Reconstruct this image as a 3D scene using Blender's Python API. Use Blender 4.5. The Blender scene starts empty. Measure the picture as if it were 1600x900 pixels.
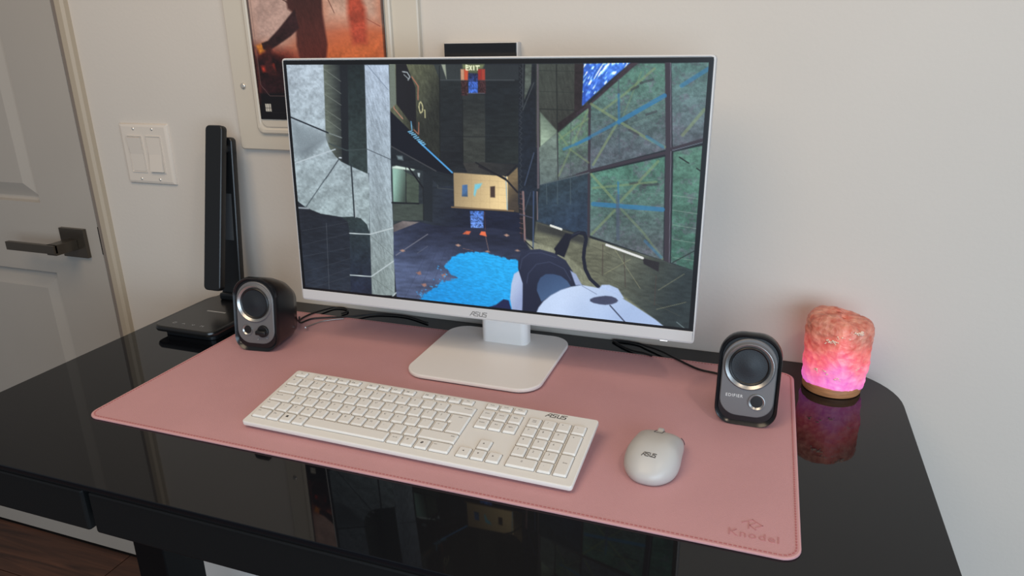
import bpy, bmesh, math, random
import numpy as np
from mathutils import Vector, Matrix, noise as mnoise

PI = math.pi
C = bpy.context.scene.collection
H = 0.757                      # height of the desk top above the floor

def lin(c, a=1.0):
    r = []
    for v in c:
        v = v / 255.0
        r.append(v / 12.92 if v <= 0.04045 else ((v + 0.055) / 1.055) ** 2.4)
    return (r[0], r[1], r[2], a)

# ------------------------------------------------------------------ camera
cam = bpy.data.cameras.new('camera'); cam.sensor_width = 36; cam.sensor_fit = 'HORIZONTAL'
cam.lens = 1109.97 / 1600 * 36; cam.clip_start = 0.02
cam_o = bpy.data.objects.new('camera', cam); C.objects.link(cam_o)
yaw, pitch, roll = -0.3458, 0.3320, -0.0154
fwd = Vector((math.sin(yaw) * math.cos(pitch), math.cos(yaw) * math.cos(pitch), -math.sin(pitch)))
rgt = Vector((math.cos(yaw), -math.sin(yaw), 0)); upv = rgt.cross(fwd)
r2 = rgt * math.cos(roll) + upv * math.sin(roll); u2 = -rgt * math.sin(roll) + upv * math.cos(roll)
mm = Matrix((r2, u2, -fwd)).transposed().to_4x4(); mm.translation = Vector((0.257, -1.0781, 0.4676 + H))
cam_o.matrix_world = mm
bpy.context.scene.camera = cam_o

# ------------------------------------------------------------------ light
world = bpy.data.worlds.new('room_light'); bpy.context.scene.world = world; world.use_nodes = True
bg = world.node_tree.nodes['Background']; bg.inputs[0].default_value = (0.76, 0.80, 0.88, 1); bg.inputs[1].default_value = 0.26

def area(name, loc, target, sx, sy, power, col, spread=180):
    l = bpy.data.lights.new(name, 'AREA'); l.shape = 'RECTANGLE'; l.size = sx; l.size_y = sy
    l.energy = power; l.color = col; l.spread = math.radians(spread)
    o = bpy.data.objects.new(name, l); C.objects.link(o); o.location = loc
    o.rotation_euler = (Vector(target) - Vector(loc)).to_track_quat('-Z', 'Y').to_euler()
    return o
area('window_daylight', (1.5, -2.3, H + 0.42), (0.25, 0, H + 0.0), 2.6, 1.3, 60, (0.64, 0.82, 1.0))
area('ceiling_bounce', (-0.4, -1.3, H + 1.5), (-0.5, -0.1, H + 0.3), 1.0, 1.0, 15, (1.0, 0.78, 0.54))
area('ceiling_lamp', (0.85, -1.05, H + 1.5), (-0.1, -0.2, H), 0.10, 0.10, 3.8, (1.0, 0.80, 0.60))
bpy.context.scene.view_settings.view_transform = 'Standard'
bpy.context.scene.view_settings.look = 'None'
bpy.context.scene.view_settings.gamma = 1
bpy.context.scene.view_settings.use_curve_mapping = False
bpy.context.scene.view_settings.exposure = 0.0

# ------------------------------------------------------------------ materials
def mat(name, col, rough=0.5, metal=0.0, spec=0.5, bump=0.0, bscale=200, var=0.0, vscale=20, coat=0.0, emis=None, estr=0.0, stretch=None):
    m = bpy.data.materials.new(name); m.use_nodes = True
    nt = m.node_tree; b = nt.nodes['Principled BSDF']
    c = lin(col)
    b.inputs['Base Color'].default_value = c; b.inputs['Roughness'].default_value = rough
    b.inputs['Metallic'].default_value = metal; b.inputs['Specular IOR Level'].default_value = spec
    b.inputs['Coat Weight'].default_value = coat; b.inputs['Coat Roughness'].default_value = 0.05
    tc = nt.nodes.new('ShaderNodeTexCoord'); mp = nt.nodes.new('ShaderNodeMapping')
    nt.links.new(tc.outputs['Object'], mp.inputs['Vector'])
    if stretch: mp.inputs['Scale'].default_value = stretch
    if var > 0:
        n = nt.nodes.new('ShaderNodeTexNoise'); n.inputs['Scale'].default_value = vscale; n.inputs['Detail'].default_value = 5
        nt.links.new(mp.outputs[0], n.inputs['Vector'])
        cr = nt.nodes.new('ShaderNodeValToRGB')
        cr.color_ramp.elements[0].position = 0.3; cr.color_ramp.elements[1].position = 0.7
        cr.color_ramp.elements[0].color = tuple(v * (1 - var) for v in c[:3]) + (1,)
        cr.color_ramp.elements[1].color = tuple(min(1, v * (1 + var)) for v in c[:3]) + (1,)
        nt.links.new(n.outputs['Fac'], cr.inputs['Fac']); nt.links.new(cr.outputs['Color'], b.inputs['Base Color'])
    if bump > 0:
        n = nt.nodes.new('ShaderNodeTexNoise'); n.inputs['Scale'].default_value = bscale; n.inputs['Detail'].default_value = 3
        nt.links.new(mp.outputs[0], n.inputs['Vector'])
        bp = nt.nodes.new('ShaderNodeBump'); bp.inputs['Strength'].default_value = bump; bp.inputs['Distance'].default_value = 0.001
        nt.links.new(n.outputs['Fac'], bp.inputs['Height']); nt.links.new(bp.outputs['Normal'], b.inputs['Normal'])
    if emis:
        b.inputs['Emission Color'].default_value = lin(emis); b.inputs['Emission Strength'].default_value = estr
    return m

M = {}
M['wall'] = mat('wall_paint', (198, 190, 180), 0.75, bump=0.25, bscale=160, var=0.02, vscale=3)
M['door'] = mat('door_paint', (166, 158, 148), 0.45, bump=0.15, bscale=120, var=0.02, vscale=5)
M['trim'] = mat('trim_paint', (168, 154, 134), 0.45)
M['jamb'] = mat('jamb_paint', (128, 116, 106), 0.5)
M['skirting'] = mat('skirting_paint', (236, 232, 226), 0.5)
M['glass'] = mat('black_glass', (14, 16, 20), 0.03, spec=0.36, var=0.1, vscale=4)
M['deskblack'] = mat('matte_black_board', (13, 14, 15), 0.55, spec=0.3, bump=0.1, bscale=300)
M['legblack'] = mat('black_steel', (7, 8, 9), 0.5, spec=0.3)
M['mat'] = mat('pink_leatherette', (197, 149, 152), 0.55, spec=0.35, bump=0.35, bscale=900, var=0.035, vscale=9)
M['matedge'] = mat('pink_mat_edge', (204, 156, 156), 0.6)
M['stitch'] = mat('rose_stitching', (176, 108, 108), 0.7)
M['emboss'] = mat('pink_embossing', (186, 128, 130), 0.5, spec=0.4)
M['white'] = mat('white_plastic', (198, 196, 194), 0.42, bump=0.05, bscale=1500)
M['stand'] = mat('stand_white', (236, 233, 230), 0.38, bump=0.05, bscale=1500)
M['key'] = mat('keycap_plastic', (221, 218, 212), 0.5, bump=0.06, bscale=1500)
M['mouse'] = mat('mouse_shell', (184, 181, 176), 0.4)
M['keyshade'] = mat('key_gap_shade', (120, 114, 106), 0.7)  # darker tone for the shade painted around the foot of each key
M['ink'] = mat('grey_ink', (92, 90, 88), 0.6)
M['darkink'] = mat('dark_ink', (42, 42, 44), 0.45)
M['shade'] = mat('dark_rubber', (45, 42, 52), 0.7)
M['bezel'] = mat('black_bezel', (20, 22, 26), 0.3)
M['spk'] = mat('gloss_black_plastic', (15, 16, 19), 0.24, spec=0.5)
M['spkface'] = mat('graphite_face', (104, 102, 102), 0.42, metal=0.15, bump=0.05, bscale=900)
M['silver'] = mat('brushed_silver', (168, 168, 166), 0.30, metal=0.85)
M['cone'] = mat('speaker_cone', (22, 27, 32), 0.5, bump=0.2, bscale=700)
M['surround'] = mat('rubber_surround', (14, 15, 17), 0.4)
M['hole'] = mat('port_black', (5, 5, 6), 0.6)
M['lampbody'] = mat('soft_black_plastic', (19, 21, 23), 0.38, bump=0.05, bscale=900)
M['lamptop'] = mat('gloss_black_top', (22, 22, 22), 0.22)
M['letter'] = mat('pale_lettering', (214, 212, 208), 0.5)
M['lampprint'] = mat('pale_print', (150, 150, 148), 0.5)
M['sticker'] = mat('grey_sticker', (62, 64, 66), 0.5)
M['cable'] = mat('cable_rubber', (12, 12, 14), 0.45)
M['metal'] = mat('dark_nickel', (98, 90, 80), 0.34, metal=0.85, bump=0.05, bscale=400)
M['screw'] = mat('screw_metal', (205, 200, 192), 0.3, metal=0.6)
M['plate'] = mat('switch_plastic', (206, 196, 184), 0.4)
M['panelmetal'] = mat('panel_enamel', (196, 187, 172), 0.42, bump=0.04, bscale=300)
M['wood'] = mat('lamp_base_wood', (172, 118, 78), 0.5, var=0.25, vscale=60, stretch=(1, 1, 8), bump=0.1, bscale=200)
M['tabglass'] = mat('device_glass', (30, 32, 36), 0.08)
M['blackframe'] = mat('poster_black', (16, 14, 18), 0.35)

# ------------------------------------------------------------------ mesh helpers
def new_bm(): return bmesh.new()

def obj(name, bm, m, parent=None, loc=(0, 0, 0), rot=(0, 0, 0), smooth=False, label=None):
    me = bpy.data.meshes.new(name)
    if isinstance(bm, bmesh.types.BMesh):
        bmesh.ops.recalc_face_normals(bm, faces=bm.faces[:]); bm.to_mesh(me); bm.free()
    else: me = bm
    if m is not None and not me.materials: me.materials.append(m)
    if smooth is True:
        for p in me.polygons: p.use_smooth = True
    elif smooth:
        for p in me.polygons: p.use_smooth = True
        me.set_sharp_from_angle(angle=math.radians(smooth))
    if smooth:
        for p in me.polygons:
            if len(p.vertices) > 4: p.use_smooth = False
    o = bpy.data.objects.new(name, me); C.objects.link(o)
    o.parent = parent; o.location = loc; o.rotation_euler = rot
    if label: o['label'] = label
    return o

def tag(o, label, cat, group=None):
    o['label'] = label; o['category'] = cat
    if group: o['group'] = group
    return o

def thing(name, label, cat, loc=(0, 0, 0), rot=(0, 0, 0), group=None):
    o = bpy.data.objects.new(name, None); C.objects.link(o); o.empty_display_size = 0.05
    o.location = loc; o.rotation_euler = rot
    return tag(o, label, cat, group)

def struct(name, bm, m, parent=None, smooth=False, loc=(0, 0, 0)):
    o = obj(name, bm, m, parent, loc=loc, smooth=smooth)
    if parent is None: o['kind'] = 'structure'
    return o

def box(bm, x0, x1, y0, y1, z0, z1, bev=0.0, seg=2):
    r = bmesh.ops.create_cube(bm, size=1.0)
    vs = r['verts']
    for v in vs:
        v.co = Vector(((x0 + x1) / 2 + v.co.x * (x1 - x0), (y0 + y1) / 2 + v.co.y * (y1 - y0), (z0 + z1) / 2 + v.co.z * (z1 - z0)))
    if bev > 0:
        es = list({e for v in vs for e in v.link_edges})
        bmesh.ops.bevel(bm, geom=es, offset=bev, segments=seg, profile=0.5, affect='EDGES')
    return bm

def rrect(w, h, r, n=6, cx=0, cy=0, radii=None):
    pts = []
    rs = radii or (r, r, r, r)          # order: +x+y, -x+y, -x-y, +x-y
    for k, (sx, sy) in enumerate(((1, 1), (-1, 1), (-1, -1), (1, -1))):
        rr = rs[k]
        for i in range(n + 1):
            a = PI / 2 * (k + i / n)
            pts.append((cx + sx * (w / 2 - rr) + rr * math.cos(a), cy + sy * (h / 2 - rr) + rr * math.sin(a)))
    return pts

def superell(w, h, p, n=48, cx=0, cy=0):
    out = []
    for i in range(n):
        a = 2 * PI * i / n; c, s = math.cos(a), math.sin(a)
        out.append((cx + w / 2 * math.copysign(abs(c) ** (2 / p), c), cy + h / 2 * math.copysign(abs(s) ** (2 / p), s)))
    return out

def loft(bm, loops, cap0=True, cap1=True):
    rings = [[bm.verts.new(p) for p in lp] for lp in loops]
    n = len(rings[0])
    for a, b in zip(rings[:-1], rings[1:]):
        for i in range(n):
            bm.faces.new((a[i], a[(i + 1) % n], b[(i + 1) % n], b[i]))
    if cap0: bm.faces.new(rings[0][::-1])
    if cap1: bm.faces.new(rings[-1])
    return rings

def slab(w, h, r, z0, z1, bev=0.001, n=6, cx=0, cy=0, radii=None):
    """rounded rectangle plate lying flat, small chamfers top and bottom"""
    bm = new_bm(); L = []
    def lp(ins, z):
        rr = tuple(max(0.0002, q - ins) for q in (radii or (r, r, r, r)))
        return [(x, y, z) for x, y in rrect(w - 2 * ins, h - 2 * ins, 0, n, cx, cy, rr)]
    L = [lp(bev, z0), lp(bev * .3, z0 + bev * .3), lp(0, z0 + bev), lp(0, z1 - bev), lp(bev * .3, z1 - bev * .3), lp(bev, z1)]
    loft(bm, L); return bm

def lathe(bm, prof, n=40, M4=None, cap0=False, cap1=False):
    loops = []
    for r, z in prof:
        lp = [Vector((r * math.cos(2 * PI * i / n), r * math.sin(2 * PI * i / n), z)) for i in range(n)]
        if M4: lp = [M4 @ v for v in lp]
        loops.append(lp)
    loft(bm, loops, cap0, cap1); return bm

def smooth_path(pts, k=8):
    P = [Vector(p) for p in pts]; P = [P[0] * 2 - P[1]] + P + [P[-1] * 2 - P[-2]]; out = []
    for i in range(1, len(P) - 2):
        for j in range(k):
            t = j / k; a, b, c, d = P[i - 1:i + 3]
            out.append(0.5 * ((2 * b) + (c - a) * t + (2 * a - 5 * b + 4 * c - d) * t * t + (3 * b - 3 * c + d - a) * t ** 3))
    out.append(P[-2]); return out

def tube(bm, pts, r, n=8, k=8):
    P = smooth_path(pts, k); loops = []
    for i, p in enumerate(P):
        d = (P[min(i + 1, len(P) - 1)] - P[max(i - 1, 0)]).normalized()
        s = d.cross(Vector((0, 0, 1))); s = s.normalized() if s.length > 1e-4 else Vector((1, 0, 0)); u = s.cross(d)
        loops.append([p + s * r * math.cos(2 * PI * q / n) + u * r * math.sin(2 * PI * q / n) for q in range(n)])
    loft(bm, loops); return bm

def text(name, s, size, m, parent, loc, rot=(0, 0, 0), extrude=0.0001, align='CENTER', bevel=0, spacing=1.0, label=None, shear=0, xs=1.0, offset=0.0):
    cu = bpy.data.curves.new(name, 'FONT'); cu.body = s; cu.size = size; cu.extrude = extrude; cu.align_x = align; cu.align_y = 'CENTER'
    cu.resolution_u = 2; cu.space_character = spacing; cu.bevel_depth = bevel; cu.shear = shear; cu.offset = offset
    t = bpy.data.objects.new('tmp_text', cu)
    me = bpy.data.meshes.new_from_object(t); bpy.data.objects.remove(t); bpy.data.curves.remove(cu)
    me.name = name
    if xs != 1.0:
        for v in me.vertices: v.co.x *= xs
    me.materials.clear()
    return obj(name, me, m, parent, loc, rot, label=label)

def strokes(bm, lines, w, d, sx=1, sy=1, shear=0.0):
    """flat raised strokes in the local xy plane"""
    for ln in lines:
        P = [Vector((x * sx + y * sy * shear, y * sy, 0)) for x, y in ln]
        for a, b in zip(P[:-1], P[1:]):
            t = (b - a).normalized(); q = Vector((-t.y, t.x, 0)) * w / 2; a2 = a - t * w * .45; b2 = b + t * w * .45
            vs = [bm.verts.new(p + Vector((0, 0, z))) for z in (0, d) for p in (a2 - q, b2 - q, b2 + q, a2 + q)]
            for f in ((0, 1, 2, 3), (7, 6, 5, 4), (0, 4, 5, 1), (1, 5, 6, 2), (2, 6, 7, 3), (3, 7, 4, 0)):
                bm.faces.new([vs[i] for i in f])
    return bm

ASUS = [[(0, 0), (.85, 1), (1.35, 1), (1.12, 0)], [(.62, .38), (1.1, .38)],
        [(2.62, 1), (1.72, 1), (1.62, .55), (2.42, .5), (2.32, 0), (1.38, 0)],
        [(2.95, 1), (2.75, .05), (3.5, 0), (3.72, 1)],
        [(4.95, 1), (4.05, 1), (3.95, .55), (4.75, .5), (4.65, 0), (3.75, 0)]]
def brand_mark(parent, loc, rot, width, m, name='logo', d=0.00015):
    s = width / 4.95; bm = strokes(new_bm(), [[(x - 2.47, (y - .5) * 1.15) for x, y in l] for l in ASUS], s * .17, d, s, s)
    return obj(name, bm, m, parent, loc, rot)

# ------------------------------------------------------------------ painted flat pictures (screen image, poster): colours stored on a fine grid
def vnoise(X, Y, sx, sy, seed):
    rng = np.random.RandomState(seed); G = rng.rand(257, 257)
    u = X / sx % 256; v = Y / sy % 256
    i = np.floor(u).astype(int) % 256; j = np.floor(v).astype(int) % 256; fu = u - np.floor(u); fv = v - np.floor(v)
    fu = fu * fu * (3 - 2 * fu); fv = fv * fv * (3 - 2 * fv)
    return ((G[j, i] * (1 - fu) + G[j, i + 1] * fu) * (1 - fv) + (G[j + 1, i] * (1 - fu) + G[j + 1, i + 1] * fu) * fv) * 2 - 1

def texture(nk, X, Y, s):
    f = vnoise(X, Y, 1.1, 1.1, s) * .5
    if nk == 0: return f * .6 + vnoise(X, Y, 30, 30, s + 1) * .5
    if nk == 1: return f * .6 + vnoise(X, Y, 4, 3, s + 1) * .5 + vnoise(X + Y, Y, 14, 14, s + 2) * .5
    if nk == 2: return f * .6 + vnoise(X, Y, 9, 2.5, s + 1) * .6 + vnoise(X, Y, 25, 18, s + 2) * .5
    if nk == 3: return f * .8 + vnoise(X - Y * .25, Y, 2.0, 6, s + 1) * .6 + vnoise(X, Y, 20, 40, s + 2) * .5
    if nk == 4: return f * .5 + vnoise(X + Y * 1.1, Y, 12, 3, s + 1) * .6 + vnoise(X, Y, 40, 15, s + 2) * .6
    if nk == 5: return vnoise(X, Y, 1.6, 1.6, s) * 1.1
    if nk == 6: return np.maximum(0, vnoise(X + Y * .6, Y, 1.6, 6, s)) ** 2 * 2.2 + vnoise(X, Y, 3, 3, s + 1) * .25
    if nk == 7: return f * .8 + vnoise(X + Y * .2, Y, 4, 3, s + 1) * .5 + vnoise(X, Y, 16, 14, s + 2) * .5
    if nk == 8: return vnoise(X - Y * .5, Y, 5, 1.6, s) * .7 + vnoise(X, Y, 2, 1.0, s + 1) * .4
    return f

def paint(ops, W, Hh, nx, ny):
    img = np.zeros((ny + 1, nx + 1, 3)); gx = np.linspace(0, W, nx + 1); gy = np.linspace(0, Hh, ny + 1)
    seed = 0
    for op in ops:
        seed += 1; pts = np.array(op[1], float)
        pad = (op[2] if op[0] == 'L' else 0) + 2.5 + (2 * op[7] if op[0] == 'P' else 0)
        i0, i1 = np.searchsorted(gx, [pts[:, 0].min() - pad, pts[:, 0].max() + pad]); j0, j1 = np.searchsorted(gy, [pts[:, 1].min() - pad, pts[:, 1].max() + pad])
        if i1 <= i0 or j1 <= j0: continue
        X, Y = np.meshgrid(gx[i0:i1], gy[j0:j1]); n = len(pts)
        dist = np.full(X.shape, 1e9); inside = np.zeros(X.shape, bool)
        segs = n if op[0] == 'P' else n - 1
        for k in range(segs):
            (ax, ay), (bx, by) = pts[k], pts[(k + 1) % n]
            dx, dy = bx - ax, by - ay; L2 = dx * dx + dy * dy + 1e-9
            t = np.clip(((X - ax) * dx + (Y - ay) * dy) / L2, 0, 1)
            dist = np.minimum(dist, np.hypot(X - ax - t * dx, Y - ay - t * dy))
            if op[0] == 'P' and by != ay:
                inside ^= ((ay > Y) != (by > Y)) & (X < (bx - ax) * (Y - ay) / (by - ay) + ax)
        sub = img[j0:j1, i0:i1]
        if op[0] == 'P':
            _, _, c1, c2, ax, na, nk, fe = op
            sd = np.where(inside, dist, -dist)
            if nk == 8: sd = sd + vnoise(X, Y, 3, 3, 77) * 1.5
            al = np.clip(sd / max(fe, .01) * .5 + .5, 0, 1)
            col = np.ones(X.shape + (3,)) * np.array(c1, float)
            if c2:
                (ax0, ay0), (bx0, by0) = ax
                d = (bx0 - ax0, by0 - ay0); t = np.clip(((X - ax0) * d[0] + (Y - ay0) * d[1]) / (d[0] ** 2 + d[1] ** 2 + 1e-9), 0, 1)[..., None]
                col = col * (1 - t) + np.array(c2, float) * t
            tx = texture(nk, X, Y, seed * 5)[..., None]
            if nk == 7:
                k = np.clip(vnoise(X + Y * .3, Y, 9, 8, seed * 5 + 3) * 1.0 + vnoise(X, Y, 2.5, 2.5, seed * 5 + 4) * .8 - .1, 0, 1)[..., None] * .5
                col = col * (1 - k) + np.array((98, 96, 110)) * k
            if nk == 6: col = col + np.maximum(tx, 0) * np.array((90, 90, 60))
            col = col * (1 + na * tx)
        else:
            _, _, w, c1, a = op
            al = np.clip((w / 2 - dist) / .7 + .5, 0, 1) * a; col = np.ones(X.shape + (3,)) * np.array(c1, float)
        al = al[..., None]; img[j0:j1, i0:i1] = sub * (1 - al) + np.clip(col, 0, 255) * al
    return img / 255.0

def picture_mesh(name, img, W, Hh):
    """flat vertical grid in the local xz plane, x 0..W, z 0..-Hh, colour per vertex"""
    ny, nx = img.shape[0] - 1, img.shape[1] - 1
    X, Z = np.meshgrid(np.linspace(0, W, nx + 1), np.linspace(0, -Hh, ny + 1))
    co = np.zeros((X.size, 3), np.float32); co[:, 0] = X.ravel(); co[:, 2] = Z.ravel()
    idx = np.arange(X.size).reshape(X.shape)
    q = np.stack([idx[:-1, :-1], idx[1:, :-1], idx[1:, 1:], idx[:-1, 1:]], -1).reshape(-1, 4)
    me = bpy.data.meshes.new(name)
    me.vertices.add(len(co)); me.vertices.foreach_set('co', co.ravel())
    me.loops.add(q.size); me.loops.foreach_set('vertex_index', q.ravel().astype(np.int32))
    me.polygons.add(len(q)); me.polygons.foreach_set('loop_start', (np.arange(len(q)) * 4).astype(np.int32)); 
    me.update(calc_edges=True)
    s = img.reshape(-1, 3); l = np.where(s <= .04045, s / 12.92, ((s + .055) / 1.055) ** 2.4)
    col = np.ones((len(co), 4), np.float32); col[:, :3] = l
    at = me.color_attributes.new('picture', 'FLOAT_COLOR', 'POINT'); at.data.foreach_set('color', col.ravel())
    return me

def picture_mat(name, emit, rough):
    m = bpy.data.materials.new(name); m.use_nodes = True; nt = m.node_tree; b = nt.nodes['Principled BSDF']
    a = nt.nodes.new('ShaderNodeAttribute'); a.attribute_name = 'picture'; b.inputs['Roughness'].default_value = rough
    if emit:
        # a liquid crystal panel gives less light to the side than straight ahead
        lw = nt.nodes.new('ShaderNodeLayerWeight'); lw.inputs[0].default_value = 0.5
        mr = nt.nodes.new('ShaderNodeMapRange'); mr.inputs[1].default_value = 0.21; mr.inputs[2].default_value = 0.36; mr.inputs[3].default_value = 1.0; mr.inputs[4].default_value = 0.22
        nt.links.new(lw.outputs['Facing'], mr.inputs[0]); ml = nt.nodes.new('ShaderNodeMath'); ml.operation = 'MULTIPLY'; ml.inputs[1].default_value = emit
        nt.links.new(mr.outputs[0], ml.inputs[0]); nt.links.new(ml.outputs[0], b.inputs['Emission Strength'])
        b.inputs['Base Color'].default_value = (0.01, 0.01, 0.012, 1); nt.links.new(a.outputs['Color'], b.inputs['Emission Color'])
        b.inputs['Emission Strength'].default_value = emit; b.inputs['Specular IOR Level'].default_value = 0.25
    else: nt.links.new(a.outputs['Color'], b.inputs['Base Color'])
    return m

# ================================================================== SETTING
bm = new_bm()
box(bm, -1.034, 3.2, 0, 0.12, 0, 2.6); box(bm, -3.0, -1.9, 0, 0.12, 0, 2.6); box(bm, -1.9, -1.034, 0, 0.12, 2.06, 2.6)
struct('wall_back', bm, M['wall'])
fl = struct('floor', box(new_bm(), -3.0, 3.2, -3.2, 0.12, -0.05, -0.012), mat('floor_gap', (24, 17, 13), 0.8))
def plank_mat():
    m = bpy.data.materials.new('dark_walnut_plank'); m.use_nodes = True; nt = m.node_tree; b = nt.nodes['Principled BSDF']
    tc = nt.nodes.new('ShaderNodeTexCoord'); mp = nt.nodes.new('ShaderNodeMapping'); mp.inputs['Scale'].default_value = (1.2, 16, 1)
    oi = nt.nodes.new('ShaderNodeObjectInfo'); add = nt.nodes.new('ShaderNodeVectorMath'); add.operation = 'ADD'
    nt.links.new(tc.outputs['Object'], mp.inputs[0]); nt.links.new(mp.outputs[0], add.inputs[0]); nt.links.new(oi.outputs['Location'], add.inputs[1])
    n = nt.nodes.new('ShaderNodeTexNoise'); n.inputs['Scale'].default_value = 2.2; n.inputs['Detail'].default_value = 8; n.inputs['Distortion'].default_value = 1.2
    nt.links.new(add.outputs[0], n.inputs['Vector'])
    cr = nt.nodes.new('ShaderNodeValToRGB'); cr.color_ramp.elements[0].position = .3; cr.color_ramp.elements[1].position = .72
    cr.color_ramp.elements[0].color = lin((44, 27, 20)); cr.color_ramp.elements[1].color = lin((98, 62, 44))
    nt.links.new(n.outputs['Fac'], cr.inputs[0]); nt.links.new(cr.outputs[0], b.inputs['Base Color']); b.inputs['Roughness'].default_value = .55
    return m
PM = plank_mat(); pme = None
for j in range(14):
    for k in range(4):
        x0 = -2.4 + k * 1.22 - (j % 3) * 0.4; y0 = -0.145 * (j + 1)
        if pme is None:
            o = obj('plank', box(new_bm(), 0.001, 1.218, 0.001, 0.144, -0.012, 0, 0.0015, 1), PM, fl, (x0, y0, 0)); pme = o.data
        else: o = obj('plank', pme, PM, fl, (x0, y0, 0))
bm = new_bm(); box(bm, -1.01, 3.2, -0.014, 0, 0, 0.095); box(bm, -1.01, 3.2, -0.010, 0, 0.095, 0.105, 0.002)
struct('baseboard_back', bm, M['skirting'])
# door casing and jamb
bm = new_bm(); P = [(-1.036, 0.0), (-1.036, -0.010), (-1.030, -0.014), (-1.018, -0.013), (-1.0125, -0.009), (-1.0115, -0.0)]
loft(bm, [[(x, y, z) for x, y in P] for z in (0, 2.1)]); struct('trim_1', bm, M['trim'])
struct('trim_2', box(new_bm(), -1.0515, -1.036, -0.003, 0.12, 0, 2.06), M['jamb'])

# door slab with raised panels
DX0, DX1 = -1.86, -1.0545
door = bpy.data.objects.new('door_1', None); C.objects.link(door); door['kind'] = 'structure'
def door_slab():
    bm = new_bm(); y0 = -0.002; yb = 0.038
    pans = [(-1.71, -1.205, H - 0.60, H + 0.000), (-1.71, -1.205, H + 0.158, H + 1.12)]
    xs = sorted({DX0, DX1, -1.71, -1.205}); zs = sorted({0.008, 2.04} | {p[2] for p in pans} | {p[3] for p in pans})
    for xa, xb in zip(xs[:-1], xs[1:]):
        for za, zb in zip(zs[:-1], zs[1:]):
            if any(abs(xa - p[0]) < 1e-5 and abs(za - p[2]) < 1e-5 for p in pans): continue
            bm.faces.new([bm.verts.new(v) for v in ((xa, y0, za), (xb, y0, za), (xb, y0, zb), (xa, y0, zb))])
    for x0, x1, z0, z1 in pans:
        rings = []
        for ins, d in ((0, 0), (0.003, 0.009), (0.007, 0.0125), (0.010, 0.0125), (0.040, 0.0010), (0.042, 0.0010)):
            rings.append([(x0 + ins, y0 + d, z0 + ins), (x1 - ins, y0 + d, z0 + ins), (x1 - ins, y0 + d, z1 - ins), (x0 + ins, y0 + d, z1 - ins)])
        loft(bm, rings, False, True)
    for f in ([(DX1, y0, .008), (DX1, yb, .008), (DX1, yb, 2.04), (DX1, y0, 2.04)], [(DX0, y0, .008), (DX0, yb, .008), (DX0, yb, 2.04), (DX0, y0, 2.04)],
              [(DX0, y0, 2.04), (DX1, y0, 2.04), (DX1, yb, 2.04), (DX0, yb, 2.04)], [(DX0, yb, .008), (DX1, yb, .008), (DX1, yb, 2.04), (DX0, yb, 2.04)], [(DX0, y0, .008), (DX1, y0, .008), (DX1, yb, .008), (DX0, yb, .008)]):
        bm.faces.new([bm.verts.new(v) for v in f])
    bmesh.ops.remove_doubles(bm, verts=bm.verts[:], dist=1e-5)
    return bm
obj('door_leaf', door_slab(), M['door'], door)
hz = H + 0.077
hd = obj('door_handle', box(new_bm(), -0.0345, 0.0345, -0.009, 0, -0.0315, 0.0315, 0.0008), M['metal'], door, (-1.123, -0.002, hz))
bm = new_bm(); box(bm, -0.013, 0.013, -0.062, -0.009, -0.013, 0.009, 0.001); obj('spindle', bm, M['metal'], hd)
bm = new_bm(); box(bm, -0.125, 0.013, -0.066, -0.056, -0.009, 0.009, 0.001)
obj('lever', bm, M['metal'], hd)
obj('latch_plate', box(new_bm(), -1.0543, -1.0517, -0.003, 0.03, H + 0.055, H + 0.115), M['hole'], door)

# ================================================================== SWITCH PLATE
sw = thing('light_switch', 'beige double rocker light switch plate beside the grey door', 'light switch', (-0.8795, 0, H + 0.2735))
def vplate(w, h, r, d, bev, n=4):
    bm = new_bm(); L = []
    for ins, y in ((0, 0), (0, -d + bev), (bev * .4, -d + bev * .3), (bev * 1.3, -d)):
        L.append([(x, y, z) for x, z in rrect(w - 2 * ins, h - 2 * ins, max(.0003, r - ins), n)])
    loft(bm, L); return bm
obj('cover_plate', vplate(0.1185, 0.1165, 0.002, 0.0065, 0.0045), M['plate'], sw, smooth=30)
for sx in (-0.023, 0.023):
    bm = new_bm(); L = []
    for ins, y in ((-0.0022, -0.0055), (-0.0022, -0.0084), (-0.0012, -0.0084), (-0.0009, -0.0050)):
        L.append([(x, y, z) for x, z in rrect(0.033 - 2 * ins, 0.0665 - 2 * ins, 0.001, 2)])
    loft(bm, L, False, True); obj('rocker_frame', bm, M['plate'], sw, (sx, 0, 0))
    bm = new_bm()
    v = [(-.016, -.006, -.033), (.016, -.006, -.033), (.016, -.006, .033), (-.016, -.006, .033), (-.0155, -.0078, -.0325), (.0155, -.0078, -.0325), (.0155, -.0125, .0325), (-.0155, -.0125, .0325), (-.0155, -.0082, 0), (.0155, -.0082, 0)]
    if sx > 0: v = [(x, y, -z) for x, y, z in v]
    V = [bm.verts.new(p) for p in v]
    for f in ((4, 5, 9, 8), (8, 9, 6, 7), (0, 1, 5, 4), (2, 3, 7, 6), (1, 2, 6, 9, 5), (3, 0, 4, 8, 7)): bm.faces.new([V[i] for i in f])
    obj('rocker', bm, M['plate'], sw, (sx, 0, 0))
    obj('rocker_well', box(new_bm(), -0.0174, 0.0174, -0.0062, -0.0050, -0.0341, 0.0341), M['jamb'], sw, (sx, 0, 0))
    for z in (-0.0483, 0.0483):
        bm = new_bm(); lathe(bm, [(0.0028, 0), (0.0028, 0.001), (0.0018, 0.0018)], 14, Matrix.Rotation(PI / 2, 4, 'X'), False, True)
        obj('screw', bm, M['screw'], sw, (sx, -0.0060, z))

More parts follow.
